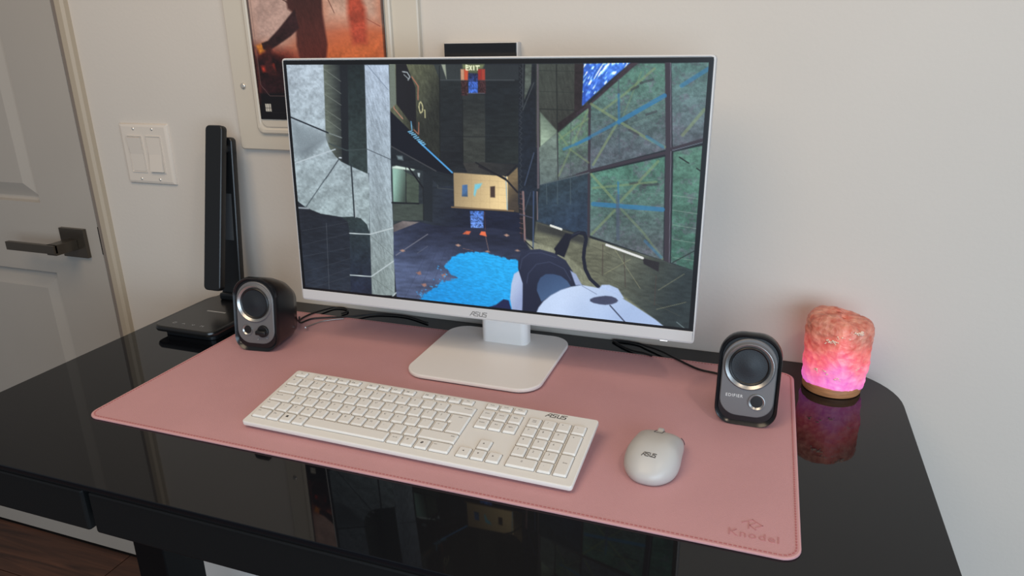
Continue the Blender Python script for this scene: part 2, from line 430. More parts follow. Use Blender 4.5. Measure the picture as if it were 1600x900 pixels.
# ================================================================== ELECTRICAL PANEL + POSTER
ep = thing('electrical_panel', 'cream metal electrical panel cover on the wall behind the monitor', 'electrical panel', (-0.4620, 0, H + 0.292))
PW, PH = 0.371, 0.74
bm = new_bm(); L = []
for ins, y in ((0, 0), (0, -0.009), (0.002, -0.011), (0.004, -0.011)):
    L.append([(x, y, z) for x, z in rrect(PW - 2 * ins, PH - 2 * ins, 0.004, 3, 0, PH / 2)])
loft(bm, L); obj('cover', bm, M['panelmetal'], ep, smooth=30)
bm = new_bm(); L = []
for ins, y in ((0, -0.011), (0.0005, -0.016), (0.003, -0.018), (0.008, -0.018), (0.010, -0.0165), (0.0115, -0.0165), (0.0135, -0.018)):
    L.append([(x, y, z) for x, z in rrect(0.281 - 2 * ins, 0.68 - 2 * ins, 0.012, 5, 0.0, 0.029 + 0.34)])
loft(bm, L); obj('panel_door', bm, M['panelmetal'], ep, smooth=30)
for x, z in ((-0.163, 0.111), (0.163, 0.40), (-0.163, 0.64)):
    bm = new_bm(); lathe(bm, [(0.0055, 0), (0.0052, 0.002), (0.003, 0.0032)], 16, Matrix.Rotation(PI / 2, 4, 'X'), False, True)
    bm2 = obj('screw', bm, M['screw'], ep, (x, -0.0108, z), smooth=True)

pw, ph = 257, 384                       # poster in millimetres
ops = [('P', [(0, 0), (pw, 0), (pw, ph), (0, ph)], (14, 12, 16), None, None, .1, 0, .5),
       ('P', [(4, 4), (pw - 4, 4), (pw - 4, 352), (4, 352)], (188, 152, 134), (190, 100, 70), [(60, 180), (120, 290)], .08, 2, .5),
       ('P', [(4, 175), (110, 165), (95, 240), (60, 262), (4, 258)], (182, 150, 138), None, None, .14, 1, 16),
       ('P', [(150, 170), (pw - 4, 170), (pw - 4, 232), (150, 226)], (198, 158, 138), None, None, .14, 1, 16),
       ('P', [(120, 262), (pw - 4, 250), (pw - 4, 330), (110, 330)], (212, 112, 66), None, None, .16, 1, 20),
       ('P', [(4, 262), (70, 272), (130, 300), (pw - 4, 306), (pw - 4, 352), (4, 352)], (96, 32, 26), None, None, .5, 1, 12),
       ('P', [(4, 282), (40, 276), (80, 296), (pw - 4, 330), (pw - 4, 352), (4, 352)], (38, 18, 22), None, None, .5, 1, 7),
       ('L', [(100, 206), (70, 190), (52, 168)], 2.0, (70, 44, 42), .8), ('L', [(120, 190), (122, 296)], 1.0, (150, 90, 74), .5), ('L', [(134, 200), (130, 290)], .9, (150, 80, 64), .45),
       ('P', [(8, 262), (24, 258), (30, 268), (14, 275)], (214, 130, 50), None, None, .2, 1, 3),
       ('P', [(14, 296), (40, 292), (42, 303), (16, 304)], (206, 62, 44), None, None, .3, 1, 3),
       # a bare leaning tree trunk in red mist
       ('P', [(84, 4), (148, 4), (150, 150), (146, 215), (150, 262), (142, 300), (96, 300), (90, 262), (94, 215), (80, 205), (76, 150)], (62, 36, 34), (92, 42, 36), [(110, 180), (130, 290)], .15, 3, 2.5),
       ('P', [(94, 206), (84, 214), (58, 236), (34, 254), (20, 258), (22, 268), (34, 270), (52, 262), (80, 248), (98, 236)], (48, 28, 30), None, None, .3, 1, 1.2),
       ('P', [(28, 262), (40, 262), (36, 290), (48, 310), (30, 312), (20, 300)], (58, 26, 26), None, None, .4, 1, 3),
       ('L', [(150, 168), (165, 176), (184, 172), (200, 150)], 2.2, (60, 36, 36), .9), ('L', [(152, 180), (168, 214)], 1.2, (80, 40, 36), .9),
       ('P', [(196, 168), (206, 164), (212, 176), (226, 210), (224, 262), (198, 262), (192, 214)], (176, 74, 54), None, None, .2, 1, 5),
       ('L', [(226, 224), (250, 236)], 1.2, (130, 60, 50), .7),
       ('P', [(4, 340), (pw - 4, 340), (pw - 4, 380), (4, 380)], (15, 13, 18), None, None, .1, 0, 2),
       ('L', [(8, 100), (8, 326), (24, 344), (250, 344)], .9, (120, 96, 92), .8), ('L', [(22, 372), (180, 372)], .5, (90, 84, 84), .8)]
for a in range(2):
    for b in range(3): ops.append(('P', [(12 + b * 4.3, 358 + a * 6.8), (15.6 + b * 4.3, 358 + a * 6.8), (15.6 + b * 4.3, 364 + a * 6.8), (12 + b * 4.3, 364 + a * 6.8)], (196, 192, 180), None, None, 0, 0, .4))
po = thing('poster', 'red and orange poster with black border hanging on the electrical panel', 'poster', (-0.5885, -0.0192, H + 0.3475))
obj('backing_sheet', box(new_bm(), 0, 0.257, -0.0008, 0, 0, 0.384), M['blackframe'], po)
me = picture_mesh('printed_picture', paint(ops, pw, ph, 200, 300), 0.257, 0.384)
obj('printed_picture', me, picture_mat('poster_print', 0, 0.4), po, (0, -0.0010, 0.384))

# ================================================================== WALL CONTROL DISPLAY
wd = thing('wall_display', 'small black glass wall display in a white case above the monitor', 'wall display', (-0.1716, 0, H + 0.3875))
obj('case', box(new_bm(), -0.061, 0.061, -0.015, 0, 0, 0.082, 0.0015), M['white'], wd)
obj('glass_front', box(new_bm(), -0.0598, 0.0588, -0.0162, -0.0149, 0.0012, 0.0808, 0.0004), M['tabglass'], wd)

# ================================================================== DESK
DL, DR, DD = -0.7584, 0.4627, 0.5929
desk = thing('desk', 'black glass topped desk with drawers standing against the wall', 'desk', ((DL + DR) / 2, -DD / 2, 0))
ox, oy = -(DL + DR) / 2, DD / 2
W, Dp = DR - DL, DD - 0.001
bm = slab(W, Dp, 0.09, H - 0.006, H, 0.0008, 12, 0, -0.0005, radii=(0.105, 0.045, 0.02, 0.02)); obj('glass_top', bm, M['glass'], desk, smooth=30)
bm = slab(W - 0.012, Dp - 0.012, 0.09, H - 0.014, H - 0.006, 0.0008, 12, 0, -0.0005, radii=(0.100, 0.04, 0.016, 0.016)); obj('top_frame', bm, M['deskblack'], desk)
def dbox(name, x0, x1, y0, y1, z0, z1, m='deskblack', bev=0.002): return obj(name, box(new_bm(), x0 + ox, x1 + ox, y0 + oy, y1 + oy, z0, z1, bev), M[m], desk)
dbox('apron', -0.742, 0.445, -0.572, -0.06, H - 0.060, H - 0.0141)
dbox('drawer', DL + 0.006, -0.4535, -0.588, -0.5721, H - 0.0700, H - 0.0142, bev=0.003)
dbox('drawer', -0.4435, DR - 0.006, -0.588, -0.5721, H - 0.0700, H - 0.0142, bev=0.003)
for x0 in (-0.715, 0.350):
    dbox('leg', x0, x0 + 0.066, -0.34, -0.26, 0.0231, H - 0.0601, 'legblack')
    dbox('foot', x0 + 0.003, x0 + 0.063, -0.565, -0.045, 0.0, 0.023, 'legblack', 0.006)

# ================================================================== DESK MAT
MX0, MX1, MY0, MY1 = -0.5751, 0.3248, -0.0505, -0.4743
dm = thing('desk_mat', 'large pink leather desk mat lying on the black desk', 'desk mat', ((MX0 + MX1) / 2, (MY0 + MY1) / 2, H))
mw, mh = MX1 - MX0, MY0 - MY1
obj('sheet', slab(mw, mh, 0.02, 0, 0.0026, 0.0009, 8), M['mat'], dm, smooth=30)
bm = new_bm(); ring = []
for ins, z in ((0.0004, 0.0017), (0.0009, 0.0026), (0.0020, 0.0028), (0.0028, 0.0025)):
    ring.append([(x, y, z) for x, y in rrect(mw - 2 * ins, mh - 2 * ins, 0.02 - ins, 8)])
loft(bm, ring, False, False); obj('rolled_edge', bm, M['matedge'], dm, smooth=True)
bm = new_bm(); P = rrect(mw - 0.0090, mh - 0.0090, 0.0155, 10); P.append(P[0]); d = 0.0; nxt = 0.0; step = 0.0046
for a, b in zip(P[:-1], P[1:]):
    a = Vector(a); b = Vector(b); L_ = (b - a).length; t = (b - a).normalized() if L_ > 0 else None
    while L_ > 0 and nxt <= d + L_:
        p = a + t * (nxt - d); q = Vector((-t.y, t.x)) * 0.00055; e = p + t * 0.0030
        vs = [bm.verts.new((v.x, v.y, z)) for z in (0.0024, 0.0031) for v in (p - q, e - q * 1.6, e + q * 1.6, p + q)]
        for f in ((4, 5, 6, 7), (0, 1, 5, 4), (1, 2, 6, 5), (2, 3, 7, 6), (3, 0, 4, 7)): bm.faces.new([vs[i] for i in f])
        nxt += step
    d += L_
st = obj('stitching', bm, M['stitch'], dm); st['kind'] = 'stuff'
cx, cy = (MX0 + MX1) / 2, (MY0 + MY1) / 2
text('embossed_word', 'Knodel', 0.0155, M['emboss'], dm, (0.2806 - cx, -0.4492 - cy, 0.0024), extrude=0.0007, spacing=1.12, xs=1.0, offset=0.0)
bm = strokes(new_bm(), [[(-1, .25), (0, 1), (1, .25), (.35, -.25)], [(-.35, -.6), (-.35, .5)], [(.3, .5), (-.25, 0), (.35, -.6)]], 0.0010, 0.0007, 0.0098, 0.0098)
obj('embossed_emblem', bm, M['emboss'], dm, (0.2790 - cx, -0.4330 - cy, 0.0024))

# ================================================================== MONITOR
mon = thing('monitor', 'white framed desktop monitor showing a ruined industrial hall on its screen', 'monitor', (-0.1183, -0.14, H + 0.003))
ST = M['stand']
obj('stand_base', slab(0.2095, 0.2000, 0.034, 0.0016, 0.0075, 0.0016, 10), ST, mon, (0.0000, 0.002, 0), smooth=30)
obj('base_pad', slab(0.2035, 0.1940, 0.031, 0.0, 0.0016, 0.0004, 10), M['shade'], mon, (0.0, 0.002, 0))
bm = new_bm(); loft(bm, [[(x, y, z) for x, y in rrect(0.078, 0.030, 0.011, 8)] for z in (0.0074, 0.11, 0.20)])
obj('stand_neck', bm, ST, mon, (0.0042, 0.062, 0), smooth=35)
head = bpy.data.objects.new('screen_head', None); 
scr_o = Vector((-0.1183, -0.1750, 0.1003 + H)) - Vector((-0.1183, -0.14, H + 0.003))
RX = Matrix.Rotation(-0.0451, 4, 'X'); RZ = Matrix.Rotation(0.0082, 4, 'Z'); RM = RZ @ RX
def mpart(name, bm, m, loc=(0, 0, 0), smooth=False, label=None):
    o = obj(name, bm, m, mon, smooth=smooth, label=label); o.matrix_local = Matrix.Translation(scr_o) @ RM @ Matrix.Translation(loc); return o
# housing: local x centre, z up from the lower edge of the black panel, -y to the viewer
bm = new_bm(); L = []
for ins, y in ((0.004, 0.030), (0.001, 0.026), (0.0, 0.022), (0.0, 0.002), (0.0004, -0.0004), (0.0014, -0.0010), (0.0022, -0.0010)):
    L.append([(x, y, z) for x, z in rrect(0.6145 - 2 * ins, 0.3690 - 2 * ins, 0.0045, 4, 0, 0.1670)])
L.append([(x, 0.0005, z) for x, z in rrect(0.6095, 0.3640, 0.003, 4, 0, 0.1670)])
loft(bm, L); mpart('housing', bm, M['white'], smooth=35)
mpart('chin', box(new_bm(), -0.3047, 0.3047, -0.0018, 0.0004, -0.0152, 0.0002, 0.0006), M['white'])
mpart('panel_border', box(new_bm(), -0.3046, 0.3046, -0.0012, 0.0004, 0.0003, 0.3483, 0.0003), M['bezel'])
bm = new_bm(); L = []
for ins, y in ((0.0, 0.029), (0.01, 0.046), (0.05, 0.058)):
    L.append([(x, y, z) for x, z in rrect(0.42 - 2 * ins, 0.25 - 2 * ins, 0.02, 6, 0, 0.155)])
loft(bm, L); mpart('back_bulge', bm, M['white'], smooth=True)
lg = brand_mark(mon, (0, 0, 0), (0, 0, 0), 0.0268, M['ink']); lg.matrix_local = Matrix.Translation(scr_o) @ RM @ Matrix.Translation((-0.0024, -0.0018, -0.0092)) @ Matrix.Rotation(PI / 2, 4, 'X')
mpart('power_light', box(new_bm(), 0.262, 0.272, -0.0004, 0.002, -0.0181, -0.0168), mat('power_light_glow', (240, 240, 240), 0.4, emis=(250, 250, 255), estr=0.8))

# screen image: P = patch (outline, colour, second colour, gradient axis, grain, grain kind, softness), L = line (points, width, colour, strength); millimetres on the screen
SCREEN = [
('P',[(0,0),(598,0),(598,337),(0,337)],(30,36,42),None,None,0.2,0,0.6),
('P',[(62,0),(103,1),(94,142),(79,142),(51,111)],(98,106,96),(28,33,38),((64,45),(95,45)),0.15,2,0.6),
('P',[(102,1),(130,1),(125,153),(94,143)],(30,40,42),(48,60,60),((116,1),(107,141)),0.25,1,0.6),
('P',[(90,1),(103,1),(94,142),(83,136)],(28,33,38),None,None,0.15,0,0.6),
('P',[(130,1),(168,1),(167,63),(163,158),(163,231),(162,283),(160,335),(120,339),(121,310),(123,240),(127,151),(125,153)],(176,192,212),(138,152,152),((149,1),(137,309)),0.16,3,0.6),
('P',[(0,0),(63,0),(61,45),(58,103),(64,119),(73,130),(82,137),(95,142),(109,147),(126,153),(127,173),(122,241),(119,229),(109,220),(97,218),(76,220),(39,217),(14,209),(-2,199),(-2,161),(0,75)],(172,186,198),(150,166,170),((37,8),(63,217)),0.2,1,0.6),
('P',[(7,122),(52,101),(59,105),(26,128),(13,132)],(118,130,138),None,None,0.12,0,6),
('P',[(1,79),(57,98),(59,103),(14,124),(2,129)],(132,145,153),None,None,0.15,0,8),
('P',[(-2,200),(14,210),(39,217),(76,220),(86,227),(90,243),(85,345),(-5,344)],(30,34,42),(38,46,58),((23,212),(39,338)),0.2,2,0.6),
('P',[(76,220),(97,218),(109,220),(119,229),(123,243),(120,342),(83,338),(88,243),(86,227)],(44,56,58),(32,40,58),((107,223),(100,327)),0.25,1,0.6),
('L',[(3,246),(91,226)],0.7,(62,68,78),0.7),
('L',[(1,269),(90,243)],0.7,(62,68,78),0.7),
('L',[(2,287),(88,266)],0.7,(62,68,78),0.7),
('L',[(3,312),(87,283)],0.7,(62,68,78),0.7),
('L',[(2,333),(84,299)],0.7,(62,68,78),0.7),
('L',[(11,338),(85,311)],0.7,(62,68,78),0.7),
('L',[(48,231),(44,337)],0.9,(78,84,92),0.8),
('L',[(-1,74),(64,96)],2.2,(28,34,42),1.0),
('L',[(64,96),(85,102)],1.5,(120,130,130),1.0),
('L',[(1,142),(73,119)],1.6,(185,198,206),1.0),
('L',[(53,163),(79,132)],1.6,(52,60,68),1.0),
('L',[(79,131),(82,131)],2,(190,200,208),1.0),
('L',[(98,141),(98,219)],2.6,(45,54,60),1.0),
('L',[(101,196),(100,219)],1,(170,180,184),1.0),
('L',[(14,208),(54,161)],1.3,(60,70,78),1.0),
('L',[(-2,210),(18,210)],2.2,(150,160,168),1.0),
('L',[(63,111),(92,120),(126,117)],1.6,(60,72,74),1.0),
('L',[(126,117),(168,132)],1.3,(88,98,108),1.0),
('L',[(88,244),(123,243),(165,230)],1.6,(190,202,206),1.0),
('L',[(84,310),(121,309),(164,279)],1.6,(190,202,206),1.0),
('L',[(154,339),(163,330)],1.6,(190,202,206),1.0),
('L',[(126,247),(161,274)],0.8,(95,105,102),0.6),
('L',[(122,310),(158,331)],0.8,(95,105,102),0.6),
('L',[(134,1),(165,34)],1.2,(120,135,155),0.8),
('L',[(63,6),(90,23)],0.9,(135,142,135),0.6),
('L',[(62,23),(89,40)],0.9,(135,142,135),0.6),
('L',[(60,40),(88,56)],0.9,(135,142,135),0.6),
('L',[(58,61),(86,77)],0.9,(135,142,135),0.6),
('L',[(57,74),(85,91)],0.9,(135,142,135),0.6),
('P',[(162,237),(203,218),(227,222),(284,222),(323,219),(361,222),(379,237),(370,235),(413,243),(483,288),(519,314),(564,339),(331,343),(342,339),(198,339),(163,340),(161,274),(163,237)],(36,41,60),(80,92,124),((262,224),(249,303)),0.2,4,0.6),
('P',[(163,226),(179,219),(206,219),(163,237)],(120,112,112),(90,84,86),((182,219),(168,235)),0.15,1,0.6),
('P',[(166,139),(262,145),(261,193),(308,196),(361,196),(361,223),(323,220),(284,222),(227,222),(203,218),(179,219),(163,226)],(48,56,58),(26,31,50),((185,168),(293,211)),0.2,2,0.6),
('P',[(215,141),(230,142),(227,218),(213,216)],(34,40,46),None,None,0.15,0,0.6),
('P',[(164,195),(214,192),(213,216),(163,220)],(64,73,68),None,None,0.15,2,0.6),
('P',[(166,143),(183,144),(188,148),(185,192),(165,192)],(150,190,176),(62,74,68),((168,166),(187,171)),0.1,0,1),
('P',[(188,148),(208,157),(206,192),(186,192)],(72,84,74),None,None,0.15,2,0.6),
('P',[(166,141),(173,139),(202,143),(200,145),(166,143)],(205,225,215),None,None,0.12,0,1),
('L',[(163,193),(206,192)],2.4,(24,28,32),1.0),
('L',[(188,139),(186,192)],1,(30,34,36),1.0),
('L',[(191,139),(214,169)],2.4,(24,27,32),1.0),
('L',[(214,169),(213,216)],1.4,(28,32,36),1.0),
('P',[(206,148),(210,148),(209,154),(207,153)],(190,205,210),None,None,0.12,0,0.8),
('L',[(238,146),(237,168),(261,169)],1,(66,72,74),1.0),
('P',[(276,131),(309,129),(356,130),(340,146),(262,145),(259,143)],(54,54,52),(40,42,44),((288,132),(350,144)),0.15,2,0.6),
('P',[(262,145),(343,147),(343,194),(262,193)],(158,138,106),(236,208,154),((263,157),(331,175)),0.08,0,0.6),
('P',[(343,147),(357,134),(359,196),(343,193)],(120,104,78),(70,62,54),((344,160),(358,173)),0.12,2,0.6),
('L',[(262,154),(343,154)],0.5,(150,128,96),0.25),
('L',[(262,164),(343,163)],0.5,(150,128,96),0.25),
('L',[(262,174),(343,173)],0.5,(150,128,96),0.25),
('L',[(261,184),(343,183)],0.5,(150,128,96),0.25),
('L',[(276,146),(275,196)],0.5,(150,128,96),0.25),
('L',[(289,145),(289,195)],0.5,(150,128,96),0.25),
('L',[(303,144),(302,194)],0.5,(150,128,96),0.25),
('L',[(316,144),(316,194)],0.5,(150,128,96),0.25),
('L',[(329,143),(329,193)],0.5,(150,128,96),0.25),
('L',[(258,194),(351,194)],2,(120,98,72),1.0),
('L',[(340,148),(342,193)],1.4,(150,180,190),1.0),
('P',[(275,162),(283,161),(283,178),(274,178)],(72,110,160),(60,84,112),((275,162),(283,178)),0.2,1,0.6),
('P',[(294,160),(305,158),(301,165),(297,167),(294,177),(292,175)],(120,200,220),None,None,0.12,0,1.2),
('P',[(317,162),(324,161),(324,177),(317,177)],(74,58,52),None,None,0.12,0,0.8),
('L',[(301,135),(339,150),(357,168)],2.6,(36,34,38),1.0),
('L',[(339,147),(354,133)],1.6,(36,34,38),1.0),
('P',[(286,198),(307,197),(306,221),(287,222)],(66,104,176),(96,130,200),((293,198),(293,222)),0.45,5,0.6),
('L',[(308,198),(309,224)],0.8,(90,60,60),0.8),
('P',[(274,232),(280,227),(287,227),(284,232)],(226,110,72),None,None,0.12,0,0.7),
('P',[(300,231),(303,226),(309,226),(311,233)],(226,110,72),None,None,0.12,0,0.7),
('L',[(309,232),(314,254)],0.9,(150,120,110),0.7),
('L',[(219,236),(165,272)],1,(140,140,150),0.8),
('L',[(218,254),(201,266)],0.7,(110,115,130),0.7),
('L',[(274,253),(289,255)],0.7,(150,110,100),0.7),
('P',[(172,264),(177,262),(181,264),(177,266)],(176,140,124),None,None,0.12,0,0.8),
('P',[(262,249),(267,247),(271,249),(267,251)],(176,140,124),None,None,0.12,0,0.8),
('P',[(308,255),(312,253),(316,255),(312,256)],(176,140,124),None,None,0.12,0,0.8),
('P',[(353,250),(357,248),(361,250),(357,251)],(176,140,124),None,None,0.12,0,0.8),
('P',[(337,229),(341,227),(345,229),(341,231)],(176,140,124),None,None,0.12,0,0.8),
('P',[(238,295),(246,293),(247,298),(242,299)],(150,112,104),None,None,0.12,0,0.8),
('P',[(205,313),(213,311),(214,315),(210,317)],(150,112,104),None,None,0.12,0,0.8),
('P',[(197,296),(205,293),(206,298),(202,299)],(150,112,104),None,None,0.12,0,0.8),
('L',[(175,340),(235,232)],0.6,(46,52,74),0.5),
('L',[(195,338),(246,232)],0.6,(46,52,74),0.5),
('L',[(215,336),(257,231)],0.6,(46,52,74),0.5),
('L',[(235,333),(268,230)],0.6,(46,52,74),0.5),
('L',[(254,331),(279,229)],0.6,(46,52,74),0.5),
('L',[(274,329),(289,228)],0.6,(46,52,74),0.5),
('P',[(169,0),(237,1),(245,21),(243,130),(261,145),(167,63)],(104,108,84),(44,47,42),((188,10),(244,47)),0.22,3,0.6),
('P',[(179,0),(195,0),(201,15),(208,31),(207,90),(201,82),(177,53)],(27,28,32),None,None,0.2,0,0.6),
('L',[(173,36),(173,59),(186,73)],1.6,(180,130,110),0.9),
('L',[(203,17),(212,29),(211,47)],1.6,(170,110,90),0.9),
('L',[(211,78),(210,94),(203,88)],1.4,(170,110,90),0.9),
('P',[(169,0),(178,0),(177,53),(167,61)],(112,122,112),None,None,0.12,0,0.6),
('L',[(189,10),(196,11),(200,17),(197,21)],1.6,(170,180,185),0.9),
('L',[(191,14),(197,19)],1.2,(170,180,185),0.8),
('L',[(215,50),(217,53),(218,57),(217,63),(214,65),(213,62),(212,57),(213,52),(215,50)],1.5,(200,196,150),0.95),
('L',[(220,61),(221,61),(221,71)],1.5,(190,186,142),0.9),
('P',[(167,63),(261,145),(261,149),(229,143),(166,111)],(17,21,30),None,None,0.2,0,0.6),
('P',[(165,115),(235,144),(261,149),(261,164),(239,165),(217,145),(164,137)],(32,38,44),None,None,0.2,2,0.6),
('L',[(166,112),(235,144)],1.8,(62,64,68),1.0),
('P',[(174,125),(183,125),(184,131),(176,130)],(110,125,130),None,None,0.12,0,1.5),
('L',[(210,104),(260,145)],2.4,(84,160,220),1.0),
('L',[(194,91),(199,90)],1.3,(130,200,240),1.0),
('L',[(196,93),(202,92)],1.3,(130,200,240),1.0),
('L',[(199,95),(205,94)],1.3,(130,200,240),1.0),
('L',[(202,98),(207,96)],1.3,(130,200,240),1.0),
('L',[(204,100),(210,98)],1.3,(130,200,240),1.0),
('L',[(207,102),(212,101)],1.3,(130,200,240),1.0),
('L',[(209,104),(215,103)],1.3,(130,200,240),1.0),
('L',[(212,106),(218,105)],1.3,(130,200,240),1.0),
('L',[(215,109),(220,107)],1.3,(130,200,240),1.0),
('L',[(199,77),(200,89)],1.6,(120,190,235),0.8),
('P',[(237,1),(362,2),(363,21),(245,21)],(50,57,58),(40,46,50),((248,3),(350,20)),0.15,0,0.6),
('P',[(245,21),(278,21),(277,132),(283,144),(262,145),(243,128)],(34,40,42),(30,34,38),((248,29),(266,124)),0.2,2,0.6),
('P',[(278,38),(311,40),(310,129),(277,131)],(40,45,46),(58,62,58),((293,40),(292,103)),0.2,2,0.6),
('P',[(311,21),(359,21),(360,129),(310,129)],(28,34,38),(36,42,42),((314,47),(350,121)),0.2,2,0.6),
('L',[(243,96),(359,94)],0.8,(22,26,30),0.8),
('L',[(245,21),(352,21)],1.2,(74,80,84),0.8),
('L',[(245,3),(242,128)],1.2,(22,26,28),1.0),
('L',[(278,47),(277,131)],1,(22,26,28),1.0),
('L',[(296,130),(340,152)],2,(26,28,32),1.0),
('L',[(342,146),(355,132)],1.4,(26,28,32),1.0),
('P',[(279,1),(310,1),(308,6),(301,9),(301,12),(287,12),(287,7),(279,7)],(120,130,90),(80,88,66),((294,2),(294,12)),0.1,0,1.5),
('P',[(248,1),(254,1),(255,20)],(150,158,142),None,None,0.12,0,0.8),
('P',[(276,7),(281,7),(281,21),(276,21)],(196,150,120),None,None,0.12,0,0.6),
('P',[(281,7),(287,7),(286,21),(281,21)],(196,84,54),None,None,0.12,0,0.6),
('P',[(301,7),(306,7),(306,21),(300,21)],(150,46,40),None,None,0.12,0,0.6),
('P',[(306,7),(311,7),(311,21),(306,21)],(160,60,46),None,None,0.12,0,0.6),
('P',[(276,22),(286,22),(286,41),(277,41)],(60,38,40),None,None,0.4,5,0.6),
('P',[(301,22),(312,22),(312,38),(301,38)],(58,36,38),None,None,0.4,5,0.6),
('P',[(287,12),(301,13),(300,38),(287,38)],(34,42,78),(60,100,190),((294,16),(294,29)),0.45,5,0.6),
('L',[(285,38),(310,38)],0.9,(110,110,120),0.7),
('L',[(287,3),(284,2),(284,8),(287,8)],1.5,(240,244,205),1.0),
('L',[(284,5),(287,5)],1.5,(240,244,205),1.0),
('L',[(289,3),(292,8)],1.5,(240,244,205),1.0),
('L',[(292,3),(289,8)],1.5,(240,244,205),1.0),
('L',[(295,3),(295,8)],1.5,(240,244,205),1.0),
('L',[(298,3),(303,3)],1.5,(240,244,205),1.0),
('L',[(300,3),(300,8)],1.5,(240,244,205),1.0),
('P',[(357,2),(368,2),(382,2),(385,184),(358,185),(358,1)],(26,31,36),(30,38,50),((368,1),(370,162)),0.25,1,0.6),
('L',[(359,3),(363,7),(359,9)],0.7,(70,76,82),0.7),
('L',[(359,10),(363,13),(360,16)],0.7,(70,76,82),0.7),
('L',[(359,17),(363,20),(360,23)],0.7,(70,76,82),0.7),
('L',[(359,23),(363,27),(360,30)],0.7,(70,76,82),0.7),
('L',[(359,30),(363,34),(360,36)],0.7,(70,76,82),0.7),
('L',[(359,37),(363,40),(360,43)],0.7,(70,76,82),0.7),
('L',[(359,44),(363,47),(360,50)],0.7,(70,76,82),0.7),
('L',[(359,51),(363,54),(360,57)],0.7,(70,76,82),0.7),
('L',[(359,58),(363,61),(360,64)],0.7,(70,76,82),0.7),
('L',[(359,65),(363,68),(360,71)],0.7,(70,76,82),0.7),
('L',[(359,72),(363,75),(360,78)],0.7,(70,76,82),0.7),
('L',[(359,79),(363,82),(360,85)],0.7,(70,76,82),0.7),
('L',[(359,86),(363,89),(360,92)],0.7,(70,76,82),0.7),
('L',[(359,93),(363,96),(360,99)],0.7,(70,76,82),0.7),
('L',[(359,100),(363,103),(360,106)],0.7,(70,76,82),0.7),
('L',[(360,107),(363,110),(360,113)],0.7,(70,76,82),0.7),
('L',[(360,114),(363,117),(360,120)],0.7,(70,76,82),0.7),
('L',[(360,121),(363,124),(360,128)],0.7,(70,76,82),0.7),
('L',[(360,128),(363,132),(360,135)],0.7,(70,76,82),0.7),
('L',[(360,136),(363,139),(360,142)],0.7,(70,76,82),0.7),
('L',[(360,143),(363,146),(360,149)],0.7,(70,76,82),0.7),
('L',[(360,150),(363,153),(360,157)],0.7,(70,76,82),0.7),
('L',[(360,157),(364,161),(360,164)],0.7,(70,76,82),0.7),
('L',[(360,165),(364,168),(360,171)],0.7,(70,76,82),0.7),
('L',[(360,172),(364,176),(360,179)],0.7,(70,76,82),0.7),
('L',[(360,180),(364,183),(360,186)],0.7,(70,76,82),0.7),
('L',[(364,1),(364,55)],1,(80,86,90),0.7),
('P',[(367,1),(376,1),(375,26),(366,46)],(76,84,78),None,None,0.3,2,0.6),
('L',[(379,24),(364,59)],1,(90,96,98),0.7),
('P',[(382,1),(446,1),(453,53),(412,87),(387,107),(383,107)],(62,68,62),(52,54,50),((388,6),(444,54)),0.18,3,0.6),
('P',[(433,1),(445,1),(444,52),(453,52),(412,86),(412,75),(434,60)],(40,34,36),None,None,0.25,1,0.6),
('L',[(386,9),(432,10)],0.8,(44,50,46),0.8),
('L',[(387,35),(432,36)],0.8,(44,50,46),0.8),
('L',[(387,57),(434,58)],1.2,(36,40,38),1.0),
('L',[(409,2),(412,86)],1.4,(34,38,36),1.0),
('P',[(388,61),(411,84),(411,87),(389,106)],(84,98,88),(160,182,160),((409,71),(390,92)),0.12,2,1),
('P',[(383,1),(385,1),(388,161),(385,162)],(90,84,92),None,None,0.15,0,0.6),
('P',[(445,1),(455,1),(504,0),(480,20),(458,40),(445,52),(444,52)],(48,92,196),(64,120,224),((448,44),(488,5)),0.6,6,0.6),
('P',[(387,107),(411,87),(414,148),(389,156)],(112,128,120),(96,110,108),((401,96),(402,152)),0.22,1,0.6),
('P',[(413,87),(453,54),(456,135),(414,148)],(92,124,104),(84,96,98),((423,91),(442,133)),0.24,7,0.6),
('P',[(437,61),(455,48),(504,0),(514,0),(457,52),(437,66)],(58,48,56),None,None,0.25,1,0.6),
('P',[(455,51),(513,1),(548,1),(554,104),(457,133)],(84,122,110),(88,100,108),((499,18),(503,106)),0.26,7,0.6),
('P',[(554,1),(599,0),(598,90),(562,103)],(90,124,120),(92,104,112),((577,7),(582,88)),0.24,7,0.6),
('P',[(458,138),(553,113),(559,247),(460,221)],(78,120,106),(84,94,98),((504,135),(516,235)),0.26,7,0.6),
('P',[(563,107),(598,98),(598,257),(569,249),(565,149)],(82,120,106),(66,104,92),((580,112),(583,241)),0.26,7,0.6),
('P',[(389,156),(456,137),(459,222),(385,207)],(50,66,76),(44,60,80),((402,161),(426,208)),0.25,1,0.6),
('L',[(454,51),(456,135),(458,222)],3.4,(58,53,62),1.0),
('L',[(550,0),(557,104),(564,249)],7.5,(58,53,62),1.0),
('L',[(553,1),(560,104),(567,249)],0.9,(120,120,135),0.8),
('L',[(440,141),(456,135),(554,108),(556,105),(598,91)],4,(58,53,62),1.0),
('L',[(562,105),(598,94)],1,(125,135,150),0.8),
('L',[(389,156),(456,137)],1.4,(96,108,112),0.8),
('L',[(398,154),(399,182)],1.1,(74,90,98),0.8),
('L',[(413,150),(414,181)],1.1,(74,90,98),0.8),
('L',[(431,145),(432,180)],1.1,(74,90,98),0.8),
('L',[(412,87),(414,148)],1.6,(62,66,68),1.0),
('L',[(430,74),(431,142)],1.2,(74,86,90),0.7),
('L',[(490,20),(495,112)],2,(72,88,96),0.7),
('L',[(456,50),(488,68),(529,91),(552,101)],3.4,(134,152,106),0.55),
